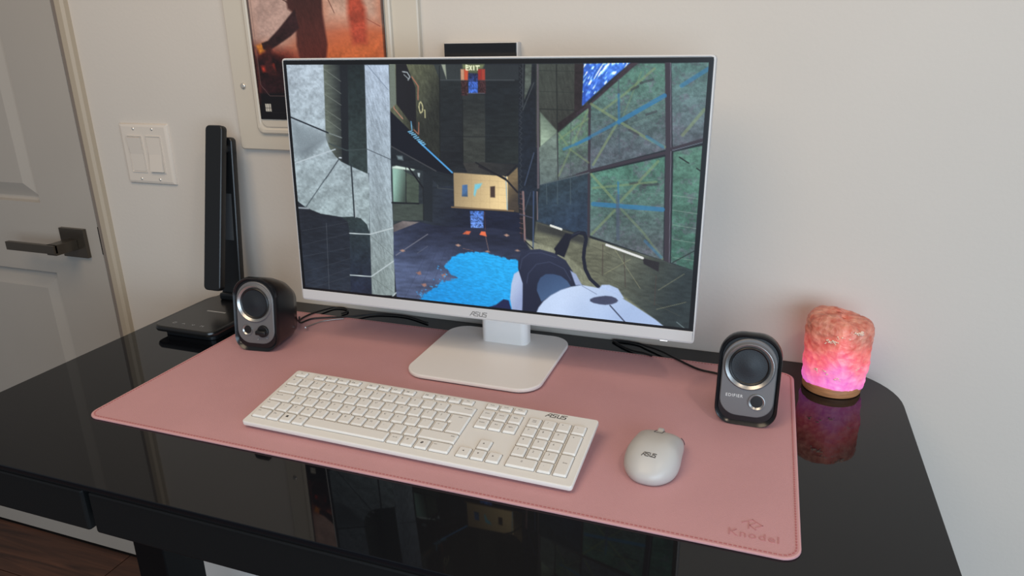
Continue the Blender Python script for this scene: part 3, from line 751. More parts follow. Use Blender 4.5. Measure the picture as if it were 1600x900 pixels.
('L',[(490,74),(461,127)],3,(134,152,106),0.55),
('L',[(471,58),(499,37),(534,7)],3,(134,152,106),0.5),
('L',[(495,72),(518,11)],2,(134,152,106),0.3),
('L',[(493,71),(548,39)],5.5,(50,120,170),0.8),
('L',[(438,101),(491,72)],4,(50,120,170),0.6),
('L',[(491,38),(493,74)],3,(50,120,170),0.55),
('L',[(529,89),(550,101)],4,(50,120,170),0.5),
('L',[(568,27),(599,7)],5,(50,120,170),0.6),
('L',[(573,86),(597,55)],4,(134,152,106),0.5),
('L',[(414,88),(430,108),(455,124)],2.6,(134,152,106),0.4),
('L',[(415,143),(452,58)],2.6,(134,152,106),0.4),
('L',[(421,108),(455,93)],3.5,(50,120,170),0.6),
('L',[(414,96),(453,68)],2.2,(134,152,106),0.4),
('L',[(459,139),(495,176)],3.4,(134,152,106),0.55),
('L',[(462,157),(544,145)],3,(134,152,106),0.45),
('L',[(545,119),(497,175)],3.4,(134,152,106),0.5),
('L',[(495,148),(497,176)],2.6,(50,120,170),0.6),
('L',[(463,178),(554,180)],6,(50,120,170),0.75),
('L',[(462,219),(492,185)],3.4,(134,152,106),0.5),
('L',[(500,182),(531,212),(558,245)],3.2,(134,152,106),0.35),
('L',[(534,223),(556,243)],4,(50,120,170),0.4),
('L',[(495,165),(498,223)],4.5,(76,88,108),0.6),
('L',[(518,24),(533,20)],3,(54,52,60),0.55),
('L',[(527,62),(539,58)],3,(54,52,60),0.55),
('L',[(528,150),(546,148)],3,(54,52,60),0.55),
('L',[(511,149),(520,147)],3,(54,52,60),0.55),
('L',[(506,81),(518,87)],3,(54,52,60),0.55),
('L',[(507,32),(515,28)],3,(54,52,60),0.55),
('L',[(458,72),(549,41)],0.6,(120,140,132),0.5),
('L',[(459,91),(550,59)],0.6,(120,140,132),0.5),
('L',[(461,147),(555,141)],0.6,(120,140,132),0.5),
('L',[(461,166),(556,159)],0.6,(120,140,132),0.5),
('L',[(566,161),(597,164)],0.9,(140,160,150),0.6),
('L',[(567,180),(598,183)],0.9,(140,160,150),0.6),
('L',[(568,199),(598,202)],0.9,(140,160,150),0.6),
('L',[(569,218),(599,221)],0.9,(140,160,150),0.6),
('L',[(571,242),(600,244)],0.9,(140,160,150),0.6),
('L',[(571,113),(583,120)],1.6,(34,42,40),1.0),
('L',[(593,126),(598,129)],1.6,(34,42,40),1.0),
('L',[(571,249),(598,231)],1.2,(34,42,40),1.0),
('P',[(384,207),(459,224),(559,247),(569,250),(599,257),(602,339),(566,339),(531,320),(506,302),(474,287),(427,254),(381,234)],(110,112,94),(46,56,58),((473,261),(579,294)),0.2,2,0.6),
('P',[(384,207),(459,224),(458,235),(384,220)],(58,60,58),None,None,0.2,0,3),
('P',[(532,246),(554,250),(554,263),(534,254)],(42,40,44),None,None,0.12,0,0.6),
('P',[(367,232),(413,243),(431,253),(474,287),(510,301),(567,339),(524,323),(465,297),(423,277),(380,253)],(142,144,122),(120,124,104),((380,239),(497,305)),0.15,3,1.5),
('L',[(483,232),(532,246)],3.2,(226,228,226),1.0),
('L',[(405,211),(420,215)],3,(226,228,222),1.0),
('L',[(478,232),(479,275)],1.2,(72,62,58),0.8),
('L',[(507,243),(511,288)],1.2,(72,62,58),0.8),
('L',[(551,268),(551,309)],1.2,(72,62,58),0.8),
('L',[(463,235),(552,270)],0.8,(74,76,66),0.6),
('L',[(473,259),(549,288)],0.8,(74,76,66),0.6),
('L',[(462,267),(529,295)],0.8,(74,76,66),0.6),
('L',[(496,284),(585,321)],0.8,(74,76,66),0.6),
('L',[(482,272),(516,249)],0.7,(170,168,130),0.55),
('L',[(494,237),(531,288)],0.7,(170,168,130),0.55),
('L',[(554,315),(592,301)],0.7,(170,168,130),0.55),
('L',[(555,288),(587,263)],0.7,(170,168,130),0.55),
('L',[(582,330),(592,337)],1.2,(140,160,165),0.6),
('L',[(361,167),(363,231)],2.2,(40,34,40),1.0),
('L',[(360,170),(365,170)],0.8,(120,90,86),0.8),
('L',[(360,176),(365,177)],0.8,(120,90,86),0.8),
('L',[(360,183),(365,184)],0.8,(120,90,86),0.8),
('L',[(360,190),(365,191)],0.8,(120,90,86),0.8),
('L',[(360,197),(365,197)],0.8,(120,90,86),0.8),
('L',[(360,204),(365,204)],0.8,(120,90,86),0.8),
('L',[(360,210),(365,211)],0.8,(120,90,86),0.8),
('L',[(360,217),(365,218)],0.8,(120,90,86),0.8),
('L',[(360,224),(365,225)],0.8,(120,90,86),0.8),
('L',[(365,167),(368,235)],2.8,(132,108,108),1.0),
('L',[(376,167),(367,194)],1,(60,72,88),1.0),
('L',[(380,166),(380,245)],1.8,(66,84,116),1.0),
('L',[(368,235),(380,245)],1.6,(26,30,38),1.0),
('L',[(385,166),(386,204)],1.6,(110,100,104),1.0),
('L',[(360,198),(379,202)],1.4,(70,74,90),1.0),
('L',[(380,114),(367,158)],1.2,(66,80,104),1.0),
('P',[(201,339),(210,328),(220,321),(232,314),(237,307),(252,302),(265,298),(255,293),(249,288),(244,282),(251,274),(256,267),(272,261),(294,256),(312,257),(332,260),(342,263),(358,264),(372,280),(357,352),(306,341)],(36,170,240),(24,146,222),((297,261),(248,334)),0.12,8,1),
('P',[(257,302),(258,301),(259,302),(258,303)],(60,150,215),None,None,0.12,0,0.5),
('P',[(246,278),(248,277),(251,278),(248,280)],(60,150,215),None,None,0.12,0,0.5),
('P',[(237,288),(238,287),(240,288),(238,289)],(60,150,215),None,None,0.12,0,0.5),
('P',[(235,303),(236,302),(237,303),(236,304)],(60,150,215),None,None,0.12,0,0.5),
('P',[(245,294),(247,293),(249,294),(247,296)],(60,150,215),None,None,0.12,0,0.5),
('P',[(225,304),(226,303),(228,304),(226,305)],(60,150,215),None,None,0.12,0,0.5),
('P',[(203,332),(204,330),(207,331),(204,333)],(60,150,215),None,None,0.12,0,0.5),
('P',[(237,308),(239,307),(241,308),(239,310)],(60,150,215),None,None,0.12,0,0.5),
('P',[(203,326),(204,325),(206,326),(204,327)],(60,150,215),None,None,0.12,0,0.5),
('P',[(239,294),(240,293),(241,294),(240,295)],(60,150,215),None,None,0.12,0,0.5),
('P',[(228,313),(230,311),(233,312),(230,314)],(60,150,215),None,None,0.12,0,0.5),
('P',[(204,328),(205,327),(207,328),(205,329)],(60,150,215),None,None,0.12,0,0.5),
('P',[(221,315),(223,314),(225,315),(223,317)],(60,150,215),None,None,0.12,0,0.5),
('P',[(246,279),(248,277),(250,279),(248,281)],(60,150,215),None,None,0.12,0,0.5),
('P',[(198,329),(199,328),(200,329),(199,330)],(60,150,215),None,None,0.12,0,0.5),
('P',[(216,323),(217,323),(218,323),(217,324)],(60,150,215),None,None,0.12,0,0.5),
('P',[(211,321),(213,320),(214,321),(212,322)],(60,150,215),None,None,0.12,0,0.5),
('P',[(201,330),(203,328),(205,329),(203,331)],(60,150,215),None,None,0.12,0,0.5),
('P',[(233,283),(234,282),(236,283),(234,284)],(60,150,215),None,None,0.12,0,0.5),
('P',[(196,326),(198,325),(199,326),(197,327)],(60,150,215),None,None,0.12,0,0.5),
('P',[(257,293),(258,292),(260,293),(258,294)],(60,150,215),None,None,0.12,0,0.5),
('P',[(232,286),(233,285),(235,286),(233,288)],(60,150,215),None,None,0.12,0,0.5),
('P',[(238,304),(240,303),(243,304),(240,306)],(60,150,215),None,None,0.12,0,0.5),
('P',[(242,297),(244,296),(246,297),(244,299)],(60,150,215),None,None,0.12,0,0.5),
('P',[(205,323),(206,322),(207,323),(206,324)],(60,150,215),None,None,0.12,0,0.5),
('P',[(219,315),(220,314),(222,315),(220,316)],(60,150,215),None,None,0.12,0,0.5),
('P',[(346,321),(348,299),(352,284),(359,279),(366,283),(366,307),(364,340),(349,339)],(178,194,226),(150,165,205),((349,308),(365,316)),0.06,0,0.8),
('P',[(358,276),(358,264),(363,253),(374,247),(389,245),(410,249),(427,258),(437,272),(443,290),(442,299),(405,312),(386,340),(365,340),(365,297)],(44,50,72),(28,33,54),((380,248),(371,330)),0.1,0,0.6),
('L',[(361,276),(364,261),(375,252),(392,250),(413,255)],1.2,(62,70,96),0.8),
('L',[(371,296),(373,282),(385,267),(404,262),(425,270),(435,286)],1.2,(62,70,96),0.8),
('P',[(386,305),(387,295),(391,286),(399,280),(410,279),(421,281),(430,287),(435,294),(412,307),(393,321)],(58,80,116),(70,96,134),((392,285),(405,312)),0.06,0,0.6),
('L',[(414,249),(424,236),(433,225),(444,218),(452,218),(455,226),(453,238),(452,252),(455,268),(462,281),(475,292)],5,(27,31,46),1.0),
('L',[(425,233),(435,222),(446,217)],1.2,(50,56,76),0.8),
('P',[(410,243),(426,220),(435,221),(431,237),(425,254),(414,250)],(25,28,42),None,None,0.1,0,0.6),
('P',[(434,272),(442,276),(451,291),(442,292)],(160,176,214),None,None,0.12,0,0.8),
('P',[(475,293),(479,288),(489,287),(501,291),(510,304),(492,308)],(176,196,232),None,None,0.12,0,0.8),
('P',[(385,340),(389,330),(396,320),(407,310),(421,301),(435,295),(451,291),(465,292),(483,294),(501,301),(519,310),(537,320),(553,329),(567,339)],(196,214,244),(170,192,230),((451,293),(498,340)),0.05,0,0.8),
('P',[(502,308),(500,311),(494,314),(485,316),(476,316),(468,315),(463,313),(463,310),(468,307),(475,305),(484,303),(493,303),(499,305)],(66,72,98),None,None,0.12,0,0.7),
('L',[(491,316),(514,339)],1.8,(60,68,92),1.0),
('L',[(451,292),(472,302)],1,(120,132,160),0.8),
('P',[(336,323),(344,324),(348,338),(333,338),(308,339),(324,333)],(30,36,78),None,None,0.12,0,0.8)]
me = picture_mesh('screen_image', paint(SCREEN, 598, 337, 664, 374), 0.5986, 0.3385)
mpart('screen_image', me, picture_mat('lit_screen', 1.0, 0.35), (-0.2996, -0.00135, 0.3425))

# ================================================================== KEYBOARD
kb = thing('keyboard', 'white full size keyboard with low square keys on the pink mat', 'keyboard', (-0.3458, -0.3134, H + 0.0302))
KW, KH = 0.4405, 0.1230
ang = math.asin((0.0302 - 0.0133) / KH)
kb.rotation_euler = (ang, 0, -0.0155)
obj('body', slab(KW, KH, 0.004, -0.0062, 0.0, 0.0012, 5, KW / 2, -KH / 2), M['key'], kb, smooth=30)
obj('underside', slab(KW - 0.014, KH - 0.012, 0.004, -0.0100, -0.0060, 0.0016, 5, KW / 2, -KH / 2), M['key'], kb, smooth=30)
for fx in (0.04, KW - 0.04): obj('foot', box(new_bm(), fx - 0.012, fx + 0.012, -0.0175, -0.0105, -0.0262, -0.0095, 0.001), M['key'], kb)
U = 0.01885; GP = 0.0027; ROWS = [0.0050, 0.0195, 0.0382, 0.0567, 0.0752, 0.0937]; RH = 0.0180
key_mesh = {}
def key_shape(pts_fn):
    bm = new_bm(); L = []
    for ins, z in ((0, 0), (0.0002, 0.0010), (0.0012, 0.0023), (0.0017, 0.0026)): L.append([(x, y, z) for x, y in pts_fn(ins)])
    shade_ring = [(x, y, 0.00025) for x, y in pts_fn(-0.00055)]  # thin flange around the key, coloured dark as its painted contact shadow
    rg = loft(bm, [shade_ring] + L, False, True)
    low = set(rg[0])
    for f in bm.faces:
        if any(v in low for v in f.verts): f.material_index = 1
    me = bpy.data.meshes.new('key'); bmesh.ops.recalc_face_normals(bm, faces=bm.faces[:]); bm.to_mesh(me); bm.free(); me.materials.append(M['key']); me.materials.append(M['keyshade']); return me
def add_key(x, y, w, h, leg='', kind=None):
    k = (round(w, 4), round(h, 4))
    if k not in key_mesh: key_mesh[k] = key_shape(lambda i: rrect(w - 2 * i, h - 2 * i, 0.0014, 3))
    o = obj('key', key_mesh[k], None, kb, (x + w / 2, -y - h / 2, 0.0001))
    add_legend(o, leg, w, h)
    return o
leg_mesh = {}
def add_legend(o, leg, w, h):
    if not leg: return
    if leg in ('win', 'pilot', 'up', 'down', 'left', 'right'):
        bm = new_bm(); s = 0.0011
        if leg == 'win':
            for a in (-1, 1):
                for b in (-1, 1): box(bm, a * .0009 - .0008, a * .0009 + .0008, b * .0009 - .0008, b * .0009 + .0008, 0, .0001)
        elif leg == 'pilot': strokes(bm, [[(-1, -.6), (-.2, .9), (.6, .9)], [(1, .6), (.2, -.9), (-.6, -.9)]], 0.001, 0.0001, 0.0013, 0.0013)
        else:
            d = {'up': (0, 1), 'down': (0, -1), 'left': (-1, 0), 'right': (1, 0)}[leg]
            a = Vector((d[0], d[1], 0)) * s; q = Vector((-d[1], d[0], 0)) * s
            V = [bm.verts.new(p + Vector((0, 0, z))) for z in (0, .0001) for p in (a, -a + q, -a - q)]
            for f in ((0, 1, 2), (5, 4, 3), (0, 3, 4, 1), (1, 4, 5, 2), (2, 5, 3, 0)): bm.faces.new([V[i] for i in f])
        obj('legend', bm, M['darkink'], o, (-0.001, 0.001, 0.00262)); return
    small = len(leg.replace('\n', '')) > 2
    sz = 0.0026 if small else 0.0044
    al = 'CENTER'; lx = 0.0; ly = h * 0.08
    if w > U * 1.1 and small: al = 'LEFT'; lx = -w / 2 + 0.003; ly = h / 2 - 0.0055
    if leg not in ('Enter', 'Backspace', 'Home', 'End') and not small and w < U * 1.1: lx = -0.002; ly = h / 2 - 0.006
    if leg in ('Backspace', 'Enter') or leg == 'Shift' and w > U * 2: al = 'RIGHT'; lx = w / 2 - 0.004
    text('legend', leg, sz, M['ink'] if not small else M['darkink'], o, (lx, ly, 0.00262), extrude=0.00004, align=al)
x0 = 0.0052
def row(x, y, h, items):
    for it in items:
        w, leg = it
        if leg is not None: add_key(x + GP / 2, y, w * U - GP, h, leg)
        x += w * U
FH = 0.0102
row(x0, ROWS[0], FH, [(1, 'Esc'), (.6, None), (1, 'F1'), (1, 'F2'), (1, 'F3'), (1, 'F4'), (.45, None), (1, 'F5'), (1, 'F6'), (1, 'F7'), (1, 'F8'), (.5, None), (1, 'F9'), (1, 'F10'), (1, 'F11'), (1, 'F12')])
KHh = RH - GP + 0.0014
row(x0, ROWS[1], KHh, [(1, '#')] + [(1, c) for c in '1234567890-='] + [(2, 'Backspace')])
row(x0, ROWS[2], KHh, [(1.5, 'Tab')] + [(1, c) for c in 'QWERTYUIOP[]'])
row(x0, ROWS[3], KHh, [(1.75, 'Caps Lock')] + [(1, c) for c in "ASDFGHJKL;'<"])
row(x0, ROWS[4], KHh, [(1.25, 'Shift'), (1, '\\')] + [(1, c) for c in 'ZXCVBNM,./'] + [(2.75, 'Shift')])
row(x0, ROWS[5], KHh, [(1.25, 'Ctrl'), (1, 'Fn'), (1, 'win'), (1, 'Alt'), (6.25, ''), (1, 'Alt Gr'), (1, '#'), (1, 'pilot'), (1.5, 'Ctrl')])
def enter_pts(i):
    xa, xb, xr = x0 + 13.5 * U + GP / 2 + i, x0 + 13.75 * U + GP / 2 + i, x0 + 15 * U - GP / 2 - i
    yt, ym, yb = -ROWS[2] - i, -ROWS[2] - KHh + i, -ROWS[3] - KHh + i
    return [(xr, yb), (xr, yt), (xa, yt), (xa, ym), (xb, ym), (xb, yb)]
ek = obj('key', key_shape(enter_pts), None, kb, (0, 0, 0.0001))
text('legend', 'Enter', 0.0026, M['darkink'], ek, (x0 + 14.3 * U, -ROWS[2] - 0.0055, 0.00262), extrude=0.00004)
xn = 0.2945
row(xn, ROWS[0], FH, [(1, 'PrtSc'), (1, 'Scroll'), (1, 'Pause')])
row(xn, ROWS[1], KHh, [(1, 'Insert'), (1, 'Home'), (1, 'PgUp')]); row(xn, ROWS[2], KHh, [(1, 'Delete'), (1, 'End'), (1, 'PgDn')])
row(xn + U, ROWS[4], KHh, [(1, 'up')]); row(xn, ROWS[5], KHh, [(1, 'left'), (1, 'down'), (1, 'right')])
xp = 0.3565
row(xp, ROWS[1], KHh, [(1, 'Num\nLock'), (1, '/'), (1, '*'), (1, '-')]); row(xp, ROWS[2], KHh, [(1, '7'), (1, '8'), (1, '9')]); row(xp, ROWS[3], KHh, [(1, '4'), (1, '5'), (1, '6')])
row(xp, ROWS[4], KHh, [(1, '1'), (1, '2'), (1, '3')]); row(xp, ROWS[5], KHh, [(2, '0'), (1, '.')])
add_key(xp + 3 * U + GP / 2, ROWS[2], U - GP, ROWS[3] - ROWS[2] + KHh, '+'); add_key(xp + 3 * U + GP / 2, ROWS[4], U - GP, ROWS[5] - ROWS[4] + KHh, 'Enter')
brand_mark(kb, (0.3880, -0.0070, 0.0001), (0, 0, 0), 0.027, M['darkink'])

# ================================================================== MOUSE
ms = thing('computer_mouse', 'white wireless computer mouse at the right of the keyboard', 'mouse', (0.1675, -0.3520, H + 0.003), (0, 0, math.radians(-4)))
def prof(P, t):
    for (a, b), (c, d) in zip(P[:-1], P[1:]):
        if t <= c: return b + (d - b) * (t - a) / (c - a)
    return P[-1][1]
HWP = [(0, .0285), (.12, .0315), (.25, .0322), (.42, .0316), (.6, .0296), (.75, .0292), (.9, .0305), (1, .0305)]
TPP = [(0, .0250), (.12, .0310), (.3, .0360), (.45, .0372), (.6, .0350), (.78, .0295), (.92, .0235), (1, .0190)]
def smp(P, t): return sum(prof(P, min(1, max(0, t + d))) for d in (-.08, -.04, 0, .04, .08)) / 5
MY0_, MY1_ = -0.0505, 0.0505
def m_outline(n=72):
    out = []
    for i in range(n):
        a = 2 * PI * i / n; c, s = math.cos(a), math.sin(a)
        p = 3.4 if s > 0 else 2.5
        u = math.copysign(abs(c) ** (2 / p), c); v = math.copysign(abs(s) ** (2 / (p if s < 0 else 4.2)), s)
        y = 0.0505 * v - (0.004 * u * u if s > 0 else 0) * max(0, v)
        out.append((u * smp(HWP, (y + .0505) / .101), y))
    return out
def m_k(x, y):
    t = (y + .0505) / .101; q = 2.6 if y < 0 else 4.2
    return (min(1, abs(x) / smp(HWP, t)) ** q + min(1, abs(y) / .0505) ** q) ** (1 / q)
def m_z(k, y): return .0095 + (smp(TPP, (y + .0505) / .101) - .0095) * max(0, 1 - min(1, k) ** 3.0) ** .48
def mtop_at(x, y): return m_z(m_k(x, y), y)
def mouse_bm():
    bm = new_bm(); O = m_outline(); L = []
    L.append([(x * .93, y * .94 + .001, 0.0006) for x, y in O]); L.append([(x * .965, y * .97 + .0005, 0.0035) for x, y in O]); L.append([(x, y, .0085) for x, y in O])
    for k in (.999, .995, .985, .97, .95, .92, .87, .8, .72, .62, .5, .38, .26, .14, .05): L.append([(x * k, y * k, m_z(k, y * k)) for x, y in O])
    loft(bm, L); return bm
obj('shell', mouse_bm(), M['mouse'], ms, smooth=True)
bm = new_bm(); lathe(bm, [(0.0001, -.0034), (0.0085, -.0034), (0.0094, -.0024), (0.0094, .0024), (0.0085, .0034), (0.0001, .0034)], 24, Matrix.Rotation(PI / 2, 4, 'Y'))
obj('scroll_wheel', bm, M['mouse'], ms, (0, 0.0295, 0.0205), smooth=40)
bm = new_bm(); P = [(-.0043, .044), (-.0046, .0140), (.0046, .0140), (.0043, .044)]
for a, b in zip(P[:-1], P[1:]):
    pts = [(a[0] + (b[0] - a[0]) * k / 8, a[1] + (b[1] - a[1]) * k / 8) for k in range(9)]
    tube(bm, [(x, y, mtop_at(x, y) + .00005) for x, y in pts], 0.00035, 6, 2)
obj('wheel_groove', bm, M['shade'], ms)
bm = new_bm(); tube(bm, [(0, y, mtop_at(0, y) - .0001) for y in (.0405, .043, .046, .0485)], 0.0003, 6, 3); obj('button_split', bm, M['shade'], ms)
bm = new_bm(); tube(bm, [(smp(HWP, .86) * q, .036 - q * .002, mtop_at(smp(HWP, .86) * q, .036 - q * .002) + .0001) for q in (.78, .84, .90, .94)], 0.0004, 6, 4); obj('side_split', bm, M['shade'], ms)
lm = brand_mark(ms, (0.0, -0.0310, 0.0), (0, 0, 0), 0.0162, M['darkink'], d=0.0004)
bmm = bmesh.new(); bmm.from_mesh(lm.data); bmesh.ops.subdivide_edges(bmm, edges=bmm.edges[:], cuts=1)
for v in bmm.verts: v.co.z += mtop_at(v.co.x, v.co.y - 0.0310) - 0.00012
bmm.to_mesh(lm.data); bmm.free()

# ================================================================== SPEAKERS
def speaker(loc, rz, label, kind):
    t = thing('speaker', label, 'speaker', loc, (0, 0, rz), group=None)
    t2 = math.radians(-8)
    SW, SH = 0.0755, 0.1180
    F = Matrix.Identity(4); F[1][2] = 0.14      # the whole cabinet leans back while its underside stays level
    def pt(x, y, z): return F @ Vector((x, y, z))
    def part(name, bm, m, smooth=30, par=None, label=None):
        bmesh.ops.transform(bm, matrix=F if par is None else Matrix.Identity(4), verts=bm.verts[:]); return obj(name, bm, m, par or t, smooth=smooth, label=label)
    # local: x right, y depth (0 front), z up; everything tilted back
    def rr(w, h, r1, r2, y, cz): return [(x, y, z) for x, z in rrect(w, h, 0, 9, 0, cz, radii=(r1, r1, r2, r2))]
    bm = new_bm()
    L = [rr(SW - .009, SH - .010, .026, .018, .0040, SH / 2), rr(SW - .005, SH - .006, .028, .020, .0016, SH / 2), rr(SW - .0016, SH - .0016, .0292, .0215, .0002, SH / 2), rr(SW, SH, .030, .022, .0012, SH / 2),
         rr(SW + .0008, SH, .030, .022, .010, SH / 2), rr(SW - .001, SH - .009, .028, .020, .035, SH / 2 - .0040), rr(SW - .005, SH - .021, .027, .018, .060, SH / 2 - .0100), rr(SW - .014, SH - .037, .022, .015, .078, SH / 2 - .0165), rr(SW - .030, SH - .055, .016, .012, .086, SH / 2 - .0230)]
    bm = new_bm(); loft(bm, L, True, True)
    # flatten the underside so that it rests on the mat
    bmesh.ops.transform(bm, matrix=F, verts=bm.verts[:])
    obj('cabinet', bm, M['spk'], t, smooth=50)
    # face plate
    bm = new_bm(); FW, FH_ = 0.0650, 0.1005; fz = 0.0120 + FH_ / 2
    Lf = [[(x, y, z) for x, z in rrect(FW - 2 * i, FH_ - 2 * i, 0, 10, 0, fz, radii=(.0322 - i, .0322 - i, .022 - i, .022 - i))] for i, y in ((0, .007), (0, .0022), (.0010, .0014))]
    loft(bm, Lf, False, True); part('face_plate', bm, M['spkface'])
    R90 = Matrix.Rotation(PI / 2, 4, 'X'); cz = 0.0778
    def lat(prof, x, z, m, name, n=48, c1=False, lab=None): 
        bm = new_bm(); lathe(bm, prof, n, Matrix.Translation((x, 0, z)) @ R90, False, c1); return part(name, bm, m, 40, None, lab)
    lat([(.0315, -.0016), (.0300, .0000), (.0291, .0014)], 0, cz, M['spkface'], 'ring_flange')
    lat([(.0291, .0014), (.0288, .0015), (.0256, -.0006), (.0250, -.0011)], 0, cz, M['silver'], 'trim_ring')
    d = lat([(.0250, -.0010), (.0246, -.0002), (.0236, .0004), (.0222, -.0003), (.0216, -.0010)], 0, cz, M['surround'], 'rubber_surround')
    lat([(.0218, -.0010), (.0200, -.0011), (.0120, -.0006), (.0060, .0006), (.0005, .0010)], 0, cz, M['cone'], 'driver_cone', c1=True)
    def port(x, z, s=1):
        lat([(.0104 * s, -.0014), (.0100 * s, .0006), (.0096 * s, .0007), (.0074 * s, -.0009)], x, z, M['silver'], 'port_rim', 32)
        lat([(.0079 * s, -.0009), (.0072 * s, -.0008), (.0001, -.0010)], x, z, M['hole'], 'port_opening', 32)
    if kind == 'R':
        port(.0124, .0332)
        tx = text('brand_word', 'EDIFIER', 0.0056, M['letter'], t, (0, 0, 0), extrude=0.00012, spacing=1.15); tx.data.transform(F @ Matrix.Translation((-.0150, .00125, .0378)) @ R90)
    else:
        port(-.0140, .0345, .85)
        bm = new_bm(); lathe(bm, [(.0098, -.0006), (.0094, .0016), (.0084, .0020)], 32, Matrix.Translation((.0135, 0, .0335)) @ R90, False, True); part('volume_dial', bm, M['surround'], 40)
        bm = new_bm(); box(bm, .0045, .0225, -.0095, -.0012, .0300, .0370, .0018, 2); part('knob_grip', bm, M['surround'], 40)
        for x, z in ((.004, .0200), (.020, .0225)):
            bm = new_bm(); lathe(bm, [(.0008, -.0012), (.0008, .0001)], 10, Matrix.Translation((x, 0, z - .0)) @ R90, False, True); part('marking_dot', bm, M['lampprint'])
    return t
speaker((0.2618, -0.2310, H + 0.003), 0, 'black and grey loudspeaker with one round port, right of the monitor by the pink lamp', 'R')
speaker((-0.4900, -0.2270, H + 0.003), math.radians(7), 'black and grey loudspeaker with a volume knob, left of the monitor by the desk lamp', 'L')

# ================================================================== CABLES
def cable(name, pts, label, r=0.0016, m='cable', grp=None):
    base = Vector(pts[0]); bm = new_bm(); tube(bm, [Vector(p) for p in pts], r, 8, 8)
    o = obj(name, bm, M[m], None, (0, 0, H), smooth=True); tag(o, label, 'cable', grp); return o
zc = 0.0048
cable('audio_cable', [(0.262, -0.128, 0.030), (0.245, -0.098, 0.006), (0.2164, -0.0885, zc), (0.19, -0.0818, zc), (0.159, -0.0585, zc), (0.130, -0.034, zc), (0.1033, -0.0174, .0032), (0.0850, -0.0075, .0022), (0.0485, -0.0065, .0022), (0.0560, -0.018, .0022), (0.0812, -0.0377, .0022), (0.105, -0.0475, .0040), (0.118, -0.0560, zc)], 'thin black cable looping from the right loudspeaker to behind the monitor')
cable('speaker_cable', [(-0.478, -0.135, 0.03), (-0.500, -0.100, 0.006), (-0.504, -0.0800, zc), (-0.500, -0.056, zc), (-0.492, -0.030, .0032), (-0.482, -0.012, .0022), (-0.462, -0.0095, .0022), (-0.4475, -0.022, .0022), (-0.452, -0.036, .0022)], 'thin black cable curling up behind the left loudspeaker, nearest the wall')
cable('power_cable', [(-0.470, -0.135, 0.03), (-0.492, -0.105, 0.006), (-0.485, -0.0800, zc), (-0.460, -0.0660, zc), (-0.425, -0.0480, .0042), (-0.400, -0.026, .0022), (-0.372, -0.014, .0022), (-0.330, -0.012, .0022), (-0.280, -0.03, .0022)], 'thin black cable running low under the monitor from the left loudspeaker')
cable('grey_cable', [(-0.4600, -0.135, 0.012), (-0.470, -0.112, zc), (-0.462, -0.088, zc), (-0.4450, -0.072, zc), (-0.430, -0.062, zc)], 'short thin pale grey cable end on the mat behind the left loudspeaker', 0.0011, 'silver')

# ================================================================== DESK LAMP (folded)
dl = thing('desk_lamp', 'folded black desk lamp standing at the back left desk corner', 'desk lamp', (-0.6450, -0.135, H))
obj('lamp_base', slab(0.128, 0.178, 0.018, 0.0105, 0.0205, 0.004, 7), M['lamptop'], dl, smooth=30)
obj('base_foot', slab(0.108, 0.150, 0.014, 0.0, 0.0106, 0.001, 6), M['lampbody'], dl)
obj('light_strip', box(new_bm(), -0.020, 0.020, -0.004, -0.0005, 0.0204, 0.0208), M['lampprint'], dl)
for k in range(4):
    sy = [[[(-1, 1), (-1, -1), (1, -1), (1, 1), (-1, 1)], [(0, 1), (0, .2)]], [[(-1, -.5), (0, .7), (1, -.5)]], [[(-1, .5), (0, -.7), (1, .5)]], [[(-1, -1), (-1, .8), (0, -.2), (1, .8), (1, -1)]]][k]
    obj('touch_symbol', strokes(new_bm(), sy, 0.0008, 0.0002, 0.0026, 0.0026), M['lampprint'], dl, (-0.033 + k * 0.0195, -0.066, 0.0205))
def bar(name, a, b, w, th, r, m):
    a = Vector(a); b = Vector(b); ln = (b - a).length; zax = (b - a).normalized(); xax = Vector((1, 0, 0)); yax = zax.cross(xax)
    bm = new_bm(); L = []
    for ins, y in ((.002, -th / 2), (.0005, -th / 2 + .0012), (0, -th / 2 + .003), (0, th / 2 - .003), (.0005, th / 2 - .0012), (.002, th / 2)):
        L.append([(x, y, z) for x, z in rrect(w - 2 * ins, ln - 2 * ins, max(.001, r - ins), 5, 0, ln / 2)])
    loft(bm, L); o = obj(name, bm, M[m], dl, smooth=35)
    mt = Matrix((xax, yax, zax)).transposed().to_4x4(); mt.translation = a; o.matrix_local = mt; return o
arm = bar('arm', (-0.018, 0.066, 0.018), (-0.018, 0.100, 0.316), 0.044, 0.013, 0.008, 'lampbody')
obj('hinge', box(new_bm(), -0.040, 0.004, 0.052, 0.080, 0.0200, 0.0340, 0.004), M['lampbody'], dl)
obj('rating_sticker', box(new_bm(), -0.016, 0.014, -0.0068, -0.0066, 0.115, 0.200), M['sticker'], arm)
bar('lamp_head', (-0.018, 0.020, 0.052), (-0.018, 0.0855, 0.338), 0.037, 0.014, 0.008, 'lampbody')
obj('head_hinge', box(new_bm(), -0.034, -0.002, 0.072, 0.096, 0.290, 0.304, 0.003), M['lampbody'], dl)

